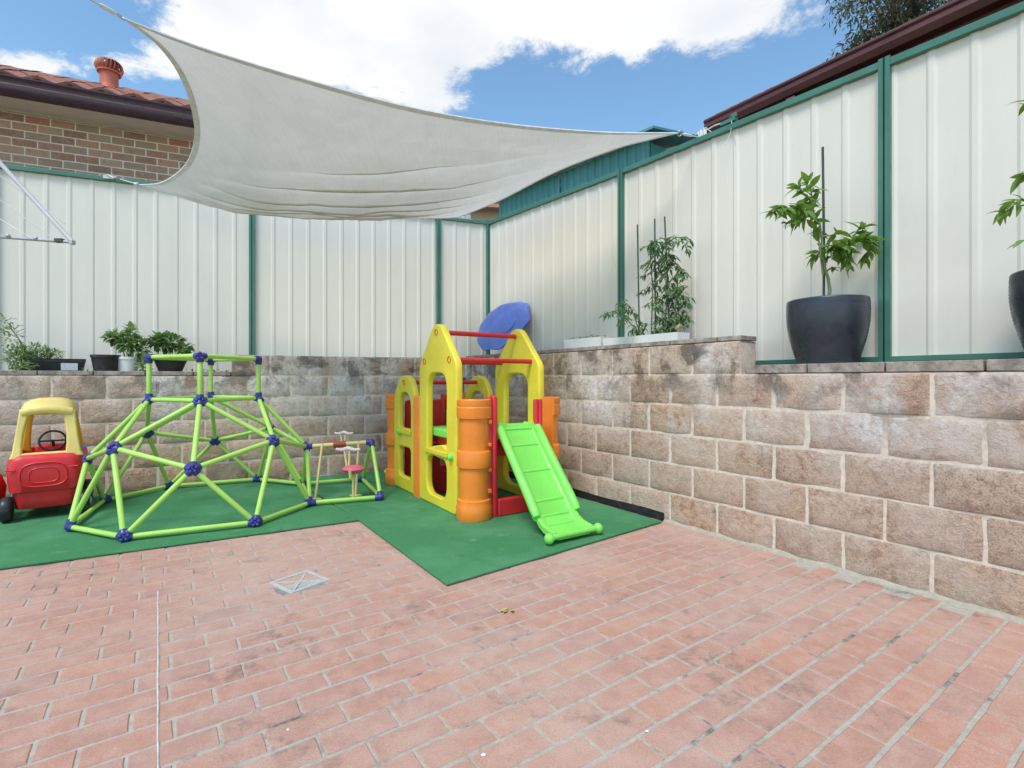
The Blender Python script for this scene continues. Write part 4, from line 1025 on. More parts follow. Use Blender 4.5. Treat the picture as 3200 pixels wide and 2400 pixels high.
mb = MB(); leaf_cloud(mb, [(Vector((rg3.uniform(.05, L1_ - .05), rg3.uniform(.03, .12), rg3.uniform(.0, .035))), (rg3.uniform(-1, 1), rg3.uniform(-1, 1), .3)) for _ in range(90)], .035, .022, rg3)
tag(build(mb, 'foliage', LEAFH, sd), kind='stuff')
to = thing('tomato_plant', 'tall feathery tomato plant tied to three dark stakes in the long white trough', 'plant', pb2.location + Vector((0, 0, .04)), 0)
o0 = to.location.copy(); mb = MB(); sm = MB()
def dp(u, v, y): return D(u, v, y) - o0
stems = [[(2035, 1045, 4.20), (2040, 900, 4.18), (2030, 780, 4.16), (2060, 745, 4.14)], [(2075, 1045, 4.14), (2085, 930, 4.12), (2075, 820, 4.10), (2085, 760, 4.08)], [(2100, 1045, 4.08), (2115, 930, 4.05), (2120, 850, 4.03), (2085, 790, 4.05)],
         [(2000, 1040, 4.25), (1975, 970, 4.25), (1950, 940, 4.22), (1910, 985, 4.2)], [(2000, 1040, 4.22), (1960, 1000, 4.2), (1930, 970, 4.2), (1888, 980, 4.18)], [(2085, 760, 4.08), (2110, 742, 4.05), (2135, 742, 4.0), (2155, 757, 3.98)], [(2115, 930, 4.05), (2140, 900, 4.0), (2150, 895, 3.98)], [(2050, 1040, 4.18), (2110, 1000, 4.1), (2135, 985, 4.05)]]
for sp__ in stems:
    thin = .45 if sp__[0][0] == 2000 else 1
    P = [dp(*q) for q in sp__]; sm.tube(P, [.006, .005, .004, .002][:len(P)], 6)
    ln = sum((P[i + 1] - P[i]).length for i in range(len(P) - 1)); cnt = int(ln * 52 * thin)
    for k in range(cnt):
        f = k / cnt * (len(P) - 1); i = min(int(f), len(P) - 2); p = P[i].lerp(P[i + 1], f - i)
        ang = rg3.uniform(0, 6.28); dirn = Vector((math.cos(ang), math.sin(ang), rg3.uniform(-.5, .4))); lnl = rg3.uniform(.06, .13) * (1.1 - .5 * f / (len(P) - 1))
        bend = [p + dirn * lnl * t + Vector((0, 0, -.5 * lnl * t * t)) for t in (0, .5, 1)]
        sm.tube(bend, [.002, .0015, .001], 4)
        side = dirn.cross(Vector((0, 0, 1)))
        L5 = [(bend[1].lerp(bend[2], t), side * s_ + dirn * .5 + Vector((0, 0, -.3))) for t in (-.5, .2, .8) for s_ in (-1, 1)] + [(bend[2], dirn + Vector((0, 0, -.4)))]
        leaf_cloud(mb, L5, .056, .021, rg3, .5)
tag(build(mb, 'foliage', LEAFT, to), kind='stuff'); build(sm, 'stem', STEM, to, smooth=60)
for (ut, vt_, ub_, y, lb) in ((1992, 702, 1998, 4.24, 'dark garden stake on the left of the tomato plant'), (2046, 684, 2048, 4.17, 'dark garden stake in the middle of the tomato plant'), (2077, 677, 2093, 4.08, 'dark garden stake leaning slightly on the right of the tomato plant')):
    p = D(ub_, 1060, y); q = D(ut, vt_, y); t = thing('garden_stake', lb, 'stake', (p.x, p.y, zt + .03), 0, 'stakes in the tomato trough')
    m = MB(); m.tube([(0, 0, 0), ((q - p).x, 0, q.z - zt - .03)], .0065, 8); build(m, 'rod', STAKE, t, smooth=60)
c = D(2112, 1034, 3.98); gn = thing('garden_ornament', 'small brown and black ornament at the foot of the tomato plant', 'ornament', (c.x, c.y, zt + .062))
build(MB().sphere((-.012, 0, .016), .024, 12, (1.2, 1, .8)), 'base', BLK, gn, smooth=180)
build(MB().tube([(0, 0, .02), (.012, 0, .045), (.03, 0, .062), (.045, 0, .05)], [.014, .020, .019, .008], 10), 'body', mat('tan_ceramic', (.42, .24, .14), .6), gn, smooth=60)

# pots on the left ledge
zl = 1.136
def ledge(u, Y): return Vector(((u - 1600) * Y / FPX, Y, zl))
la, lb_ = ledge(58, 4.72), ledge(268, 5.02); Lw = (lb_ - la).length
tr = thing('trough_planter', 'long black trough planter with a white sticker at the left end of the back wall', 'planter box', la, math.atan2(lb_.y - la.y, lb_.x - la.x))
mb = MB(); h = .158
mb.add([(.03, .02, 0), (Lw - .03, .02, 0), (Lw - .03, .17, 0), (.03, .17, 0), (0, 0, h), (Lw, 0, h), (Lw, .19, h), (0, .19, h), (.01, .01, h), (Lw - .01, .01, h), (Lw - .01, .18, h), (.01, .18, h), (.02, .02, h - .03), (Lw - .02, .02, h - .03), (Lw - .02, .17, h - .03), (.02, .17, h - .03)],
       [(0, 1, 2, 3), (0, 1, 5, 4), (1, 2, 6, 5), (2, 3, 7, 6), (3, 0, 4, 7), (4, 5, 9, 8), (5, 6, 10, 9), (6, 7, 11, 10), (7, 4, 8, 11), (8, 9, 13, 12), (9, 10, 14, 13), (10, 11, 15, 14), (11, 8, 12, 15), (12, 13, 14, 15)])
build(mb, 'trough', BLK, tr)
for z in (.012, .125): m = MB(); m.box2((.02 if z < .1 else .0, .004 if z > .1 else .014, z), (Lw - .02 if z < .1 else Lw, .0 if z > .1 else .02, z + .02)); build(m, 'rim_band', BLK, tr, bevel=.003)
m = MB(); m.add([(Lw - .185, .0052, .045), (Lw - .06, .0052, .045), (Lw - .06, -.0018, .115), (Lw - .185, -.0018, .115)], [(0, 1, 2, 3)]); build(m, 'sticker', mat('sticker_paper', (.80, .84, .88), .5, .15, 60), tr)
def bush(name, label, loc, spec, mt, L_, W_, n, seed, parent_cat='plant', stemn=8):
    t = thing(name, label, parent_cat, loc); rg_ = random.Random(seed); fm_ = MB(); sm_ = MB(); pts = []
    for (c, r_, cnt) in spec:
        c = Vector(c)
        for _ in range(cnt):
            d = Vector((rg_.gauss(0, 1), rg_.gauss(0, 1), rg_.gauss(0, 1))).normalized() * (rg_.random() ** .5); p = c + Vector((d.x * r_[0], d.y * r_[1], d.z * r_[2])); pts.append((p, d + Vector((0, 0, .2))))
        for _ in range(stemn // 2):
            q = c + Vector([rg_.uniform(-.6, .6) * k for k in r_]); sm_.tube([(rg_.uniform(-.04, .04), rg_.uniform(-.03, .03), -.02), Vector((c.x * .5, c.y * .5, c.z * .6)), q], [.004, .003, .0015], 5)
    leaf_cloud(fm_, pts, L_, W_, rg_); tag(build(fm_, 'foliage', mt, t), kind='stuff'); build(sm_, 'stem', STEM, t, smooth=60); return t
cc = la + Vector((0, 0, 0)); 
def rel(u, v, y, o): return D(u, v, y) - o
o1 = ledge(100, 4.86) + Vector((0, 0, .14))
bush('leafy_plant', 'pale green feathery herb spilling over the long black trough', o1,
     [(rel(60, 1120, 4.75, o1), (.13, .08, .11), 460), (rel(40, 1060, 4.75, o1), (.10, .07, .14), 120), (rel(15, 1010, 4.75, o1), (.07, .06, .10), 60), (rel(110, 1100, 4.85, o1), (.12, .07, .08), 320), (rel(160, 1105, 4.9, o1), (.10, .06, .04), 150), (rel(75, 1150, 4.66, o1), (.10, .04, .09), 90)], LEAFH, .040, .016, 0, 21)
def round_pot(u, Y, rt_, rb_, h, label, m_, name='plant_pot', lip=.008):
    p = ledge(u, Y); t = thing(name, label, 'plant pot', p, 0, None)
    build(MB().lathe([(.001, 0), (rb_, 0), (rt_ - lip, h * .86), (rt_, h * .87), (rt_, h), (rt_ - .006, h), (rt_ - .012, h * .8), (.001, h * .8)], 32), 'shell', m_, t, smooth=40)
    m = MB(); m.lathe([(.001, h * .82), (rt_ - .012, h * .82)], 20); build(m, 'potting_soil', SOIL, t); return t
round_pot(330, 4.95, .120, .088, .195, 'round black plastic pot beside the long black trough', BLK)
rp = round_pot(398, 5.06, .095, .075, .18, 'white round pot between two black pots', WHT)
round_pot(533, 5.20, .158, .085, .175, 'wide tapered black bowl pot seen through the top of the climbing frame', BLK, lip=.014)
o2 = ledge(400, 5.10) + Vector((0, 0, .15))
bush('bushy_plant', 'spreading leafy plant leaning left out of the white pot', o2, [(rel(365, 1055, 5.08, o2), (.10, .07, .05), 130), (rel(405, 1070, 5.08, o2), (.11, .08, .09), 200), (rel(410, 1035, 5.08, o2), (.05, .05, .05), 36), (rel(445, 1090, 5.1, o2), (.07, .06, .12), 80), (rel(450, 1145, 5.05, o2), (.04, .04, .12), 44)], LEAFH, .062, .042, 0, 31)
o3 = ledge(533, 5.20) + Vector((0, 0, .15))
bush('bushy_plant', 'dense dark green plant filling the wide black bowl pot', o3, [(rel(525, 1070, 5.2, o3), (.14, .10, .08), 200), (rel(490, 1060, 5.2, o3), (.10, .08, .07), 90), (rel(575, 1090, 5.2, o3), (.07, .07, .04), 60)], LEAFD, .060, .042, 0, 41)
o4 = ledge(335, 4.90) + Vector((0, 0, .0))
m = MB(); m.tube([(0, 0, 0), (.0, 0, .19)], .006, 6); o = build(m, 'garden_stake', ALU, None, smooth=60, loc=tuple(o4)); tag(o, 'short grey stake standing in front of the round black pot', 'stake')
# sprigs of weed along the ledge
wd3 = MB(); rg4 = random.Random(8)
wp = []
for _ in range(120):
    s = rg4.choice([rg4.gauss(1.9, .12), rg4.gauss(2.4, .25), rg4.gauss(3.0, .15)]); x, y = w2(bw, s, BT * .6 + rg4.uniform(0, .15)); wp.append((Vector((x, y, 1.17 + rg4.uniform(-.01, .02))), (rg4.uniform(-1, 1), rg4.uniform(-1, 1), .8)))
leaf_cloud(wd3, wp, .035, .018, rg4); tag(build(wd3, 'weeds', LEAFD, None), 'low weeds growing along the top of the back wall', 'weeds', None, 'stuff')

# ------------------------------------------------------------------ folding clothesline at the left
zY = 3.25
cl = thing('clothesline', 'pale grey folding clothesline frame with thin cords at the left edge of the photo', 'clothesline', D(-150, 735, zY))
o0 = cl.location.copy(); q = lambda u, v, y=zY: D(u, v, y) - o0
build(MB().tube([q(-300, 95, 3.1), q(5, 515), q(228, 757)], .0135, 10), 'diagonal_arm', ALU, cl, smooth=60)
build(MB().tube([q(-400, 712, 3.3), q(228, 757)], .010, 10), 'front_bar', STEEL, cl, smooth=60)
for (a1_, b1_) in (((-200, 480), (175, 752)), ((-200, 560), (100, 747)), ((-120, 460), (205, 700)), ((-300, 640), (30, 740))):
    build(MB().tube([q(*a1_), q(*b1_)], .0028, 6), 'line_cord', ALU, cl, smooth=60)
for u in (25, 112, 180): build(MB().sphere(q(u, 737 + (u - 25) * .09), .013, 8), 'cord_clip', STEEL, cl, smooth=180)
build(MB().box(q(186, 752), (.05, .03, .026)), 'bracket', STAKE, cl, bevel=.004)
build(MB().box(q(226, 757), (.022, .03, .03)), 'end_cap', STEEL, cl, bevel=.004)

# ------------------------------------------------------------------ shade sail
sh = thing('shade_sail', 'large off white shade sail stretched between the house and the fence corner', 'shade sail', (-1.4, 4.4, 3.0))
o0 = sh.location.copy()
def poly_eval(P, t):
    # Catmull-Rom through points by chord length
    P = [Vector(p) for p in P]; d = [0]
    for i in range(len(P) - 1): d.append(d[-1] + (P[i + 1] - P[i]).length)
    s = t * d[-1]; i = 0
    while i < len(P) - 2 and d[i + 1] < s: i += 1
    f = (s - d[i]) / (d[i + 1] - d[i]); f = min(max(f, 0), 1)
    p0 = P[i - 1] if i else P[0] * 2 - P[1]; p1 = P[i]; p2 = P[i + 1]; p3 = P[i + 2] if i + 2 < len(P) else P[-1] * 2 - P[-2]
    return .5 * ((2 * p1) + (p2 - p0) * f + (2 * p0 - 5 * p1 + 4 * p2 - p3) * f * f + (3 * p1 - p0 - 3 * p2 + p3) * f ** 3)
def dsp(x, y, Y): return D(x * 1.44665, y * 1.44665, Y)
AB = [dsp(265, 38, 2.70), dsp(372, 80, 2.86), dsp(480, 117, 3.02), dsp(700, 183, 3.33), dsp(900, 235, 3.64), dsp(1100, 268, 3.86), dsp(1300, 285, 3.98), dsp(1465, 287, 4.05)]
AD = [dsp(265, 38, 2.70), dsp(340, 96, 2.95), dsp(386, 158, 3.23), dsp(412, 225, 3.58), dsp(421, 290, 3.98), dsp(410, 340, 4.30), dsp(385, 372, 4.55), dsp(345, 395, 4.80), dsp(300, 399, 5.00)]
DC = [dsp(300, 399, 5.00), dsp(360, 417, 4.96), dsp(450, 445, 4.98), dsp(560, 460, 5.06), dsp(700, 468, 5.25), dsp(850, 471, 5.6), dsp(930, 472, 5.88), dsp(990, 470, 6.12)]
CB = [dsp(990, 470, 6.12), dsp(1080, 433, 5.55), dsp(1200, 372, 4.82), dsp(1330, 322, 4.34), dsp(1400, 303, 4.18), dsp(1465, 287, 4.05)]
NU, NV = 110, 210
eAB = [poly_eval(AB, i / NU) for i in range(NU + 1)]; eDC = [poly_eval(DC, i / NU) for i in range(NU + 1)]
eAD = [poly_eval(AD, j / NV) for j in range(NV + 1)]; eBC = [poly_eval(CB[::-1], j / NV) for j in range(NV + 1)]
PLEATS = [(.50, .040, .030), (.62, .060, .026), (.72, .075, .022), (.80, .075, .019), (.865, .070, .016), (.915, .055, .013), (.96, .035, .009)]
def pleat_v(k_, b_k, u): return 1 - (1 - b_k) * (.82 + 1.0 * u) + .008 * math.sin(u * 9 + k_ * 2.1) + .010 * mnoise.noise(Vector((u * 5, k_ * 3.1, 0)))
grid = []
cA, cB, cD, cC = AB[0], AB[-1], DC[0], DC[-1]
for j in range(NV + 1):
    v = j / NV; row = []
    for i in range(NU + 1):
        u = i / NU
        p = eAB[i] * (1 - v) + eDC[i] * v + eAD[j] * (1 - u) + eBC[j] * u - (cA * (1 - u) * (1 - v) + cB * u * (1 - v) + cD * (1 - u) * v + cC * u * v)
        bell = (16 * u * (1 - u) * v * (1 - v)) ** 1.0
        edge = min(1, 8 * v * (1 - v)) * min(1, 5 * u * (1 - u))
        p = p + Vector((0, 0, -.10 * bell))
        # slack pleats that fan out from the left back corner, plus soft puckering
        fold = 0.0
        for k_, (b_k, dep, wk) in enumerate(PLEATS):
            vk = pleat_v(k_, b_k, u)
            q_ = (v - vk) / (wk * (1.0 + .9 * abs(mnoise.noise(Vector((u * 4, k_, 5))))))
            fade = min(1, max(0, (u - .06) / .16)) * min(1, max(0, (.93 - u) / .25)) * (.75 + .5 * mnoise.noise(Vector((u * 3.2, k_ * 1.7, 9))))
            fold -= dep * math.exp(-abs(q_) ** 1.3) * max(0, fade) - dep * .35 * math.exp(-((q_ - 2.2) / 1.6) ** 2) * max(0, fade)
        fold += .016 * edge * mnoise.noise(Vector((u * 7, v * 9, 4))) + .006 * edge * mnoise.noise(Vector((u * 26, v * 22, 2)))
        row.append(p + Vector((0, -.15 * fold, fold)))
    grid.append(row)
mb = MB(); W_ = NU + 1
vs = [p - o0 for r_ in grid for p in r_]
fs = [(j * W_ + i, j * W_ + i + 1, (j + 1) * W_ + i + 1, (j + 1) * W_ + i) for j in range(NV) for i in range(NU)]
mb.add(vs, fs); clo = build(mb, 'cloth', SAIL, sh, smooth=180)
def gv(u, v):
    x, y = min(max(u, 0), 1) * NU, min(max(v, 0), 1) * NV; i, j = min(int(x), NU - 1), min(int(y), NV - 1); fx, fy = x - i, y - j
    return (grid[j][i] * (1 - fx) + grid[j][i + 1] * fx) * (1 - fy) + (grid[j + 1][i] * (1 - fx) + grid[j + 1][i + 1] * fx) * fy
def doubled(k_, b_k, u0, u1, hw, lift=.007):
    # cloth folded over on itself: a second layer lying on the sheet
    m = MB(); vs = []; n = 60
    for i in range(n + 1):
        t = i / n; u = u0 + (u1 - u0) * t; vk = pleat_v(k_, b_k, u); w_ = hw * math.sin(math.pi * t) ** .6 * (.7 + .5 * mnoise.noise(Vector((u * 7, k_ * 2.3, 3)))) + .0004
        for q_ in (-w_, -w_ * .2, w_ * .5, w_): vs.append(gv(u, vk + q_) + Vector((0, 0, lift if abs(q_) < w_ * .9 else .0015)) - o0)
    m.add(vs, [(i * 4 + k, i * 4 + k + 1, i * 4 + k + 5, i * 4 + k + 4) for i in range(n) for k in range(3)])
    build(m, 'fold', SAIL, sh, smooth=180)
for k_, (b_k, _, _) in enumerate(PLEATS):
    doubled(k_, b_k, (.30, .16, .12, .10, .10, .12, .2)[k_], (.62, .80, .86, .90, .92, .93, .95)[k_], (.008, .014, .015, .014, .013, .013, .016)[k_])
    if 1 <= k_ <= 4: doubled(k_, b_k, .22, .75, .007, .012)
def hem(edge_pts, inner_pts, wd_m, zoff=-.004):
    m = MB(); vs = []; n = len(edge_pts)
    for p, q_ in zip(edge_pts, inner_pts):
        d = (q_ - p); d = d.normalized() if d.length > 1e-6 else Vector((0, 0, 0))
        a, b_ = p - o0, p + d * wd_m - o0; nn = Vector((0, 0, zoff))
        vs += [a - d * .004 + nn, b_ + nn, b_ - nn * .8, a - d * .004 - nn * .8]
    fs = [(i * 4 + k, i * 4 + (k + 1) % 4, (i + 1) * 4 + (k + 1) % 4, (i + 1) * 4 + k) for i in range(n - 1) for k in range(4)] + [(0, 1, 2, 3), ((n - 1) * 4 + 3, (n - 1) * 4 + 2, (n - 1) * 4 + 1, (n - 1) * 4)]
    return build(m.add(vs, fs), 'hem', WEB, sh, smooth=40)
hem([grid[0][i] for i in range(NU + 1)], [grid[10][i] for i in range(NU + 1)], .036)
hem([grid[j][0] for j in range(NV + 1)], [grid[j][3] for j in range(NV + 1)], .036)
hem([grid[NV][i] for i in range(NU + 1)], [grid[NV - 7][i] for i in range(NU + 1)], .03)
hem([grid[j][NU] for j in range(NV + 1)], [grid[j][NU - 3] for j in range(NV + 1)], .03)
def corner(p, q_, label_=None, chain=3):
    """ring, turnbuckle and rope from sail corner p to fixing q"""
    d = (q_ - p); n = d.normalized()
    m = MB(); up = n.orthogonal().normalized(); sd_ = n.cross(up)
    m.tube([p + n * .02 + (n * math.cos(a) + sd_ * math.sin(a)) * .022 - o0 for a in [2 * math.pi * k / 14 for k in range(16)]], .0045, 6, False); build(m, 'corner_ring', STEEL, sh, smooth=60)
    m = MB(); m.tube([p + n * .045 - o0, q_ - o0], .0048, 8); build(m, 'rope', ROPE, sh, smooth=60)
    if chain:
        m = MB(); m.tube([p + n * .05 - o0, p + n * .07 - o0, p + n * .14 - o0, p + n * .16 - o0], [.006, .012, .011, .006], 8); build(m, 'turnbuckle', WHT, sh, smooth=50)
corner(AB[0], AB[0] + (dsp(140, -32, 2.35) - AB[0]) * 2.2)
fB = Vector((1.56, 4.137, 3.085)); cornerB = D(2185, 405, 4.12)
rr2 = (2186 - 1600) / FPX; Yb = 4.40 / (rr2 + .6857); fixB = Vector((rr2 * Yb, Yb, 3.085))
corner(AB[-1], fixB, chain=1)
rD = (372 - 1600) / FPX; sD = on_line(Vector((F0.x, F0.y)), fd, 372); fixD = Vector((F0.x + fd.x * sD, F0.y + fd.y * sD, 3.235)); corner(DC[0], fixD, chain=1)
sC = on_line(Vector((F0.x, F0.y)), fd, 1478); fixC = Vector((F0.x + fd.x * sC, F0.y + fd.y * sC, 3.235)); corner(DC[-1], fixC, chain=0)
# white strap brackets on the right fence rail
sx_ = on_line(Vector((FC.x, FC.y)), fr, 2190); base = Vector((FC.x + fr.x * sx_, FC.y + fr.y * sx_, 3.075))
br = thing('rope_tie', 'knotted white rope tied over the right fence rail at the sail corner', 'rope', base)
m = MB()
for k in range(5):
    a = rnd.uniform(0, 6); q_ = Vector((fr.x * (k - 2) * .016, fr.y * (k - 2) * .016, .02 + rnd.uniform(-.01, .01))); m.tube([q_ + Vector((0, -.045, -.04)), q_ + Vector((0, -.03, .03)), q_ + Vector((0, .03, .035))], .007, 6)
m.tube([Vector((-.03, 0, .03)), Vector((.03, -.03, .07)), Vector((.07, -.05, .02)), Vector((.02, -.05, -.03))], .006, 6)
build(m, 'rope', ROPE, br, smooth=60)
s2_ = on_line(Vector((FC.x, FC.y)), fr, 2278); e2_ = Vector((FC.x + fr.x * s2_, FC.y + fr.y * s2_, 3.07)) - base
m = MB(); m.tube([Vector((0, 0, .035)), Vector((e2_.x * .5, e2_.y * .5, .05)), Vector((e2_.x, e2_.y, e2_.z + .04))], .006, 6); build(m, 'rope', ROPE, br, smooth=60)
m = MB(); m.box((e2_.x, e2_.y, e2_.z + .03), (.12, .05, .03), Matrix.Rotation(rwrz, 3, 'Z')); m.box((e2_.x + .02, e2_.y - .03, e2_.z + .06), (.05, .04, .03), Matrix.Rotation(rwrz + .4, 3, 'Y')); build(m, 'clamp', FGREEN, br, bevel=.004)
m = MB(); f0 = Vector((e2_.x, e2_.y - .045, e2_.z + .02))
m.tube([f0, f0 + Vector((-.01, -.01, -.10)), f0 + Vector((-.055, -.01, -.20))], .0025, 5); m.tube([f0, f0 + Vector((.012, -.01, -.10)), f0 + Vector((.03, -.01, -.21))], .0025, 5); build(m, 'loose_cord', ALU, br, smooth=60)
s3_ = on_line(Vector((F0.x, F0.y)), fd, 350); b3_ = Vector((F0.x + fd.x * s3_, F0.y + fd.y * s3_, 3.215))
m = MB(); m.box((0, -.045, .01), (.09, .02, .035), Matrix.Rotation(math.atan2(fd.y, fd.x), 3, 'Z')); m.tube([(-.05, -.05, .0), (0, -.06, .03), (.05, -.05, 0), (.09, -.05, .01)], .008, 6)
o = build(m, 'rope_tie', ROPE, None, smooth=60, loc=tuple(b3_)); tag(o, 'white rope tied to the back fence rail at the left end of the sail', 'rope')
s4_ = on_line(Vector((F0.x, F0.y)), fd, 1462); b4_ = Vector((F0.x + fd.x * s4_, F0.y + fd.y * s4_, 3.225)); m = MB(); m.box((0, -.02, .03), (.07, .05, .06), Matrix.Rotation(math.atan2(fd.y, fd.x), 3, 'Z')); m.box((-.06, -.02, .02), (.05, .04, .03)); o = build(m, 'rail_clamp', STEEL, None, bevel=.004, loc=tuple(b4_)); tag(o, 'small grey metal clamp on the back fence rail near the corner', 'clamp')

# ------------------------------------------------------------------ brick house behind the back fence
hd = Vector((1, .43)).normalized(); h0 = D(32, 346, 5.97); HS = Vector((h0.x, h0.y)) - hd * 1.6; zs = h0.z
hs_ = thing('brick_house', 'brick house with plum gutter and terracotta tile roof behind the back fence', 'house', (HS.x, HS.y, 0), math.atan2(hd.y, hd.x))
HL = 5.9; bh = .0968; bl = .24
m = MB(); m.box2((0, .0025, 0), (HL, 3.0, zs - .002)); build(m, 'wall', HMORT, hs_)
BKM = []
for i in range(5):
    r_ = random.Random(90 + i); mb = MB(); j = lambda a: r_.uniform(-a, a); x1, z1 = .112, .0408
    mb.add([(-x1 + j(.002), 0, -z1 + j(.0015)), (x1 + j(.002), 0, -z1 + j(.0015)), (x1 + j(.002), 0, z1 + j(.0015)), (-x1 + j(.002), 0, z1 + j(.0015)), (-x1, .03, -z1), (x1, .03, -z1), (x1, .03, z1), (-x1, .03, z1)],
           [(0, 1, 2, 3), (0, 4, 5, 1), (1, 5, 6, 2), (2, 6, 7, 3), (3, 7, 4, 0), (4, 7, 6, 5)])
    me = mb.mesh('brick'); me.materials.append(BRICK); BKM.append(me)
for k in range(13):
    for n in range(int(HL / bl) - 1):
        x = .12 + bl * n + (k % 2) * .12 + .05
        if x > HL - .15 or (k > 10 and x > 3.8): continue
        o = link('brick', rnd.choice(BKM), None, hs_); o.location = (x, -.001 + rnd.uniform(-.002, .002), zs - .02 - bh * (k + .5)); o.rotation_euler = (0, rnd.choice((0, math.pi)), 0)
m = MB(); m.box2((-.3, -.385, zs), (HL + .3, .02, zs + .012)); build(m, 'soffit', SOFF, hs_)
m = MB(); m.box2((-.3, -.03, zs - .018), (HL + .3, -.002, zs - .001)); build(m, 'trim', mat('soffit_trim', (.58, .52, .44), .6), hs_)
m = MB(); prof = [(-.40, zs - .012), (-.475, zs - .004), (-.50, zs + .03), (-.505, zs + .085), (-.49, zs + .105), (-.50, zs + .155), (-.512, zs + .17), (-.512, zs + .188), (-.495, zs + .188), (-.40, zs + .16), (-.386, zs + .1)]
n = len(prof); m.add([(x, y, z) for x in (-.35, HL + .35) for (y, z) in prof], [(i, (i + 1) % n, n + (i + 1) % n, n + i) for i in range(n)] + [tuple(range(n)), tuple(range(2 * n - 1, n - 1, -1))])
build(m, 'gutter', GUT, hs_, smooth=35)
m = MB(); pit = .52; m.add([(-.35, -.45, zs + .165), (HL + .35, -.45, zs + .165), (HL + .35, 2.6, zs + .165 + 3.05 * pit), (-.35, 2.6, zs + .165 + 3.05 * pit), (-.35, -.45, zs + .15), (HL + .35, -.45, zs + .15), (HL + .35, 2.6, zs + .15 + 3.05 * pit - .1), (-.35, 2.6, zs + .15 + 3.05 * pit - .1)], [(0, 1, 2, 3), (4, 5, 6, 7), (0, 1, 5, 4), (1, 2, 6, 5), (2, 3, 7, 6), (3, 0, 4, 7)])
build(m, 'roof', TILE, hs_)
m = MB(); nx = 7; vs = []
for jj, (y, dz) in enumerate([(-.505, -.012), (-.505, .020), (-.46, .026), (-.10, .022)]):
    for i in range(nx):
        x = (i / (nx - 1) - .5) * .30; wv = .022 * math.cos(2 * math.pi * i / (nx - 1)) + (.008 if i > 3 else 0)
        vs.append((x, y + .505, dz + wv * (1 if dz > 0 else .9)))
m.add(vs, [(jj * nx + i, jj * nx + i + 1, (jj + 1) * nx + i + 1, (jj + 1) * nx + i) for jj in range(3) for i in range(nx - 1)])
tme = m.mesh('roof_tile', 60); tme.materials.append(TILE)
for row in range(3):
    for i in range(21):
        o = link('roof_tile', tme, None, hs_); o.location = (-.2 + i * .298 + (row % 2) * .02, -.50 + row * .33, zs + .190 + row * .33 * pit + rnd.uniform(-.004, .006)); o.rotation_euler = (math.atan(pit), rnd.uniform(-.02, .02), 0)
# roof ventilator
vp = D(341, 283, 6.75)
wv_ = thing('roof_ventilator', 'terracotta painted spinning roof ventilator on the brick house roof', 'roof ventilator', vp); wv_.scale = (.80, .80, .92)
m = MB(); m.lathe([(.165, -.45), (.15, -.02), (.135, .0), (.128, .10), (.128, .24)], 24); build(m, 'base_pipe', VENT, wv_, smooth=40)
m = MB(); m.lathe([(.128, .235), (.165, .242), (.168, .262), (.12, .268)], 28); build(m, 'collar', VENT, wv_, smooth=40)
m = MB(); m.lathe([(.001, .445), (.06, .44), (.10, .425), (.115, .41)], 24); build(m, 'cap', VENT, wv_, smooth=60)
m = MB(); m.lathe([(.10, .262), (.13, .30), (.13, .36), (.10, .41)], 20); build(m, 'core', MAROON, wv_, smooth=60)
for k in range(20):
    a = 2 * math.pi * k / 20; vs = []
    for (r_, z, da) in [(.158, .262, 0), (.190, .295, .05), (.198, .335, .09), (.182, .385, .10), (.140, .420, .08), (.09, .435, .04)]:
        for q_, rr_ in ((0, 0), (.16, -.022)): vs.append(((r_ + rr_) * math.cos(a + da + q_), (r_ + rr_) * math.sin(a + da + q_), z))
    m = MB(); m.add(vs, [(2 * i, 2 * i + 1, 2 * i + 3, 2 * i + 2) for i in range(5)]); build(m, 'vane', VENT, wv_, smooth=60)

# ------------------------------------------------------------------ teal shed behind the right fence
sc_ = 5.02
def off_line(u, c): r = (u - 1600) / FPX; Y = c / (r + .6857); return Vector((r * Y, Y))
a = off_line(1561, sc_); b_ = off_line(2030, sc_); SL = (b_ - a).length; ang = math.atan2((b_ - a).y, (b_ - a).x)
shd = thing('garden_shed', 'teal ribbed steel shed behind the right fence under the end of the sail', 'shed', (a.x, a.y, 0), ang)
zt1, zt2 = 3.80, 3.60
for i in range(4):
    x0 = SL * i / 4; x1 = SL * (i + 1) / 4
    build(rib_profile(x0, x1 - .001, lambda x: .1, lambda x: zt1 + (zt2 - zt1) * x / SL, per=.125, ph=.03, dk=2.6), 'wall_sheet', TEAL, shd)
m = MB(); m.add([(-.12, -.16, zt1 - .01), (SL + .18, -.16, zt2 - .02), (SL + .18, 2.2, zt2 + .30), (-.12, 2.2, zt1 + .30), (-.12, -.16, zt1 + .015), (SL + .18, -.16, zt2 + .005), (SL + .18, 2.2, zt2 + .33), (-.12, 2.2, zt1 + .33)], [(0, 1, 2, 3), (4, 5, 6, 7), (0, 1, 5, 4), (1, 2, 6, 5), (2, 3, 7, 6), (3, 0, 4, 7)]); build(m, 'roof', TEAL, shd)
m = MB(); m.add([(-.14, -.18, zt1 - .05), (-.12, -.18, zt1 - .05), (-.12, 2.2, zt1 + .26), (-.14, 2.2, zt1 + .26), (-.14, -.18, zt1 + .03), (-.12, -.18, zt1 + .03), (-.12, 2.2, zt1 + .34), (-.14, 2.2, zt1 + .34)], [(0, 1, 5, 4), (1, 2, 6, 5), (2, 3, 7, 6), (3, 0, 4, 7), (4, 5, 6, 7), (0, 1, 2, 3)]); build(m, 'barge_cap', WHT, shd)
m = MB(); m.box2((.005, .02, .1), (SL, 2.0, zt2 - .05)); build(m, 'frame', TEAL, shd)
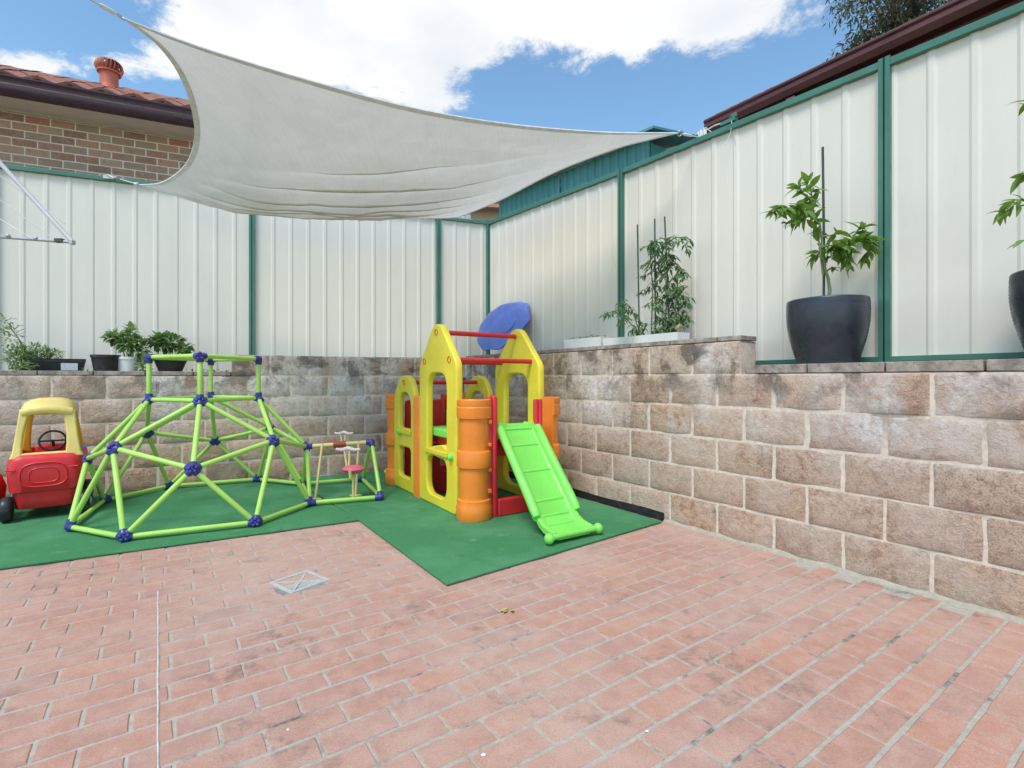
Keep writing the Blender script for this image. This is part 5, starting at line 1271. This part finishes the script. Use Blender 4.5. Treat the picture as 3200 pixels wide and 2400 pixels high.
# small gable roof next to the shed
gp = off_line(1990, 5.35); gr_ = thing('shed_roof', 'small pitched teal roof with pale ridge edge beside the teal shed', 'roof', (gp.x, gp.y, 3.62), ang)
m = MB(); m.add([(-.05, 0, 0), (1.0, 0, -.25), (1.0, 1.2, -.18), (-.05, 1.2, .10), (-.05, 0, .02), (1.0, 0, -.22), (1.0, 1.2, -.15), (-.05, 1.2, .12)], [(0, 1, 2, 3), (4, 5, 6, 7), (0, 1, 5, 4), (1, 2, 6, 5), (2, 3, 7, 6), (3, 0, 4, 7)]); build(m, 'sheet', TEAL, gr_)
m = MB(); m.add([(-.07, -.02, .015), (1.0, -.02, -.235), (1.0, -.02, -.205), (-.07, -.02, .05), (-.07, .03, .015), (1.0, .03, -.235), (1.0, .03, -.205), (-.07, .03, .05)], [(0, 1, 2, 3), (4, 5, 6, 7), (0, 1, 5, 4), (1, 2, 6, 5), (2, 3, 7, 6), (3, 0, 4, 7)]); build(m, 'ridge_flashing', mat('pale_flashing', (.50, .45, .42), .5), gr_)
m = MB(); m.box2((0, .1, -1.5), (.9, 1.1, -.3)); build(m, 'wall', TEAL, gr_)

# far house between the fence corner and the shed
fa = D(1400, 700, 11.5); 
fh = thing('far_house', 'cream rendered house with salmon tiled eave beyond the fence corner', 'house', (fa.x, fa.y, 0), R(8))
zf = D(1500, 655, 11.5).z
m = MB(); m.box2((0, 0, 0), (2.6, 3, zf)); build(m, 'wall', CREAMW, fh)
m = MB(); m.add([(-.4, -.4, zf - .03), (3.0, -.4, zf - .03), (3.0, 3.4, zf + .9), (-.4, 3.4, zf + .9), (-.4, -.4, zf + .07), (3.0, -.4, zf + .07), (3.0, 3.4, zf + 1.0), (-.4, 3.4, zf + 1.0)], [(0, 1, 2, 3), (4, 5, 6, 7), (0, 1, 5, 4), (1, 2, 6, 5), (2, 3, 7, 6), (3, 0, 4, 7)]); build(m, 'roof', mat('salmon_tile', (.55, .22, .13), .8, .2, 10), fh)

# ------------------------------------------------------------------ house with brown gutter behind the right fence
ec = 4.40 + 1.1 / .8247
E0 = off_line(2198, ec); zE = D(2198, 378, E0.y).z
eh = thing('neighbour_house', 'house with brown gutter and dark eave rising above the right fence', 'house', (E0.x, E0.y, 0), rwrz)
EL = 6.5
prof = [(0, zE), (-.0, zE - .015), (.015, zE - .03), (.008, zE - .075), (.035, zE - .125), (.12, zE - .13), (.12, zE - .01)]
m = MB(); n = len(prof); m.add([(x, y, z) for x in (0, EL) for (y, z) in prof], [(i, (i + 1) % n, n + (i + 1) % n, n + i) for i in range(n)] + [tuple(range(n)), tuple(range(2 * n - 1, n - 1, -1))]); build(m, 'gutter', MAROON, eh, smooth=30)
m = MB(); m.box2((0.02, .121, zE - .20), (EL, .145, zE - .02)); build(m, 'fascia', MAROON, eh)
m = MB(); m.box2((.02, .146, zE - .15), (EL, .62, zE - .135)); build(m, 'soffit', mat('shaded_maroon_soffit', (.05, .018, .018), .6), eh)  # maroon paint, darkened further to put the unlit underside into the colour
m = MB(); m.box2((.35, .62, 0), (EL, 3.6, zE - .14)); build(m, 'wall', mat('dark_brick_wall', (.10, .045, .04), .9, .2, 10), eh)
m = MB(); m.add([(0, .01, zE - .02), (EL, .01, zE - .02), (EL, 3.8, zE + 1.1), (.9, 3.8, zE + 1.1), (0, .01, zE + .012), (EL, .01, zE + .012), (EL, 3.8, zE + 1.15), (.9, 3.8, zE + 1.15)], [(0, 1, 2, 3), (4, 5, 6, 7), (0, 1, 5, 4), (1, 2, 6, 5), (2, 3, 7, 6), (3, 0, 4, 7)]); build(m, 'roof', mat('brown_roof', (.20, .10, .08), .7, .2, 6), eh)
pp = on_line(Vector((E0.x, E0.y)), fr, 2465)
m = MB(); m.box2((pp - .05, .04, zE - .42), (pp + .03, .12, zE - .14)); build(m, 'bracket_post', mat('faded_maroon', (.22, .07, .07), .6), eh, bevel=.004)
for i in range(5):
    m = MB(); m.box2((.12 + .13 * i, .03, zE + .012), (.22 + .13 * i, .30, zE + .034)); o = build(m, 'ridge_tile', TILE, eh, bevel=.01)

# ------------------------------------------------------------------ gum tree behind the right house
tp = D(2830, 200, 10.5)
tr_ = thing('gum_tree', 'dark leaved gum tree rising behind the brown guttered house', 'tree', (tp.x, tp.y, 0))
m = MB(); m.tube([(0, 0, 0), (.1, .1, 3), (-.1, .2, 6), (.2, .1, 8.2), (.3, 0, 10)], [.22, .19, .14, .09, .04], 10)
build(m, 'trunk', BARK, tr_, smooth=60)
rgt = random.Random(77); fm_ = MB(); lm_ = MB(); pts = []
cl_ = []
for _ in range(34):
    a = rgt.uniform(0, 6.28); z = rgt.uniform(6.2, 10.6); r_ = rgt.uniform(.2, 1.25) * (1 - abs(z - 8.3) / 4.5); cl_.append(Vector((r_ * math.cos(a), r_ * math.sin(a), z)))
for (u, v) in ((2700, 100), (2740, 40), (2780, 120), (2690, 160), (2860, 60), (2900, 10), (2830, 130), (2760, 190), (2720, 0), (2800, 30), (2960, -20)):
    p = D(u, v, 10.3) - tp; cl_.append(Vector((p.x, p.y, p.z + tp.z)))
for c in cl_:
    q = Vector((.1, .1, max(3, c.z - 1.2))); lm_.tube([q, q.lerp(c, .5) + Vector((0, 0, .15)), c], [.04, .025, .012], 6)
    for _ in range(7):
        d = Vector((rgt.gauss(0, 1), rgt.gauss(0, 1), rgt.gauss(0, .8))) * .28; cc_ = c + d; lm_.tube([c, cc_], [.01, .004], 4)
        for _ in range(40): e_ = Vector((rgt.gauss(0, 1), rgt.gauss(0, 1), rgt.gauss(0, .8))) * .13; pts.append((cc_ + e_, e_ + Vector((0, 0, -.15))))
leaf_cloud(fm_, pts, .12, .035, rgt, .3)
tag(build(fm_, 'crown', LEAFG, tr_), kind='stuff'); build(lm_, 'limb', BARK, tr_, smooth=60)

# ------------------------------------------------------------------ bits on the paving
p = G(1590, 1907, .002); m = MB()
rg6 = random.Random(4)
for i in range(3):
    c = Vector((rg6.uniform(-.03, .03), rg6.uniform(-.02, .02), .002)); M3 = orient((rg6.uniform(-1, 1), rg6.uniform(-1, 1), .1)).to_3x3(); m.add([M3 @ Vector(q_) * .8 + c for q_ in ((-.03, 0, 0), (-.01, .012, .006), (.02, .010, .004), (.035, 0, .008), (.02, -.010, .004), (-.01, -.012, .005))], [(0, 1, 2, 3), (0, 3, 4, 5)])
o = build(m, 'dry_leaf', DEBR, None, loc=tuple(p)); tag(o, 'yellowed dry leaf lying on the bricks in front of the mat corner', 'leaf')
for (u, v, r_, lb) in ((1511, 2362, .0055, 'tiny white pebble on the pavers near the bottom centre of the photo'), (2022, 2287, .0045, 'tiny white speck of stone on a paver right of the centre'), (900, 2282, .0035, 'tiny pale stone chip on the pavers left of the centre')):
    p = G(u, v); o = build(MB().sphere((0, 0, r_ * .4), r_, 8, (1.4, 1, .6)), 'pebble', WHT, None, smooth=180, loc=(p.x, p.y, .001)); tag(o, lb, 'pebble')
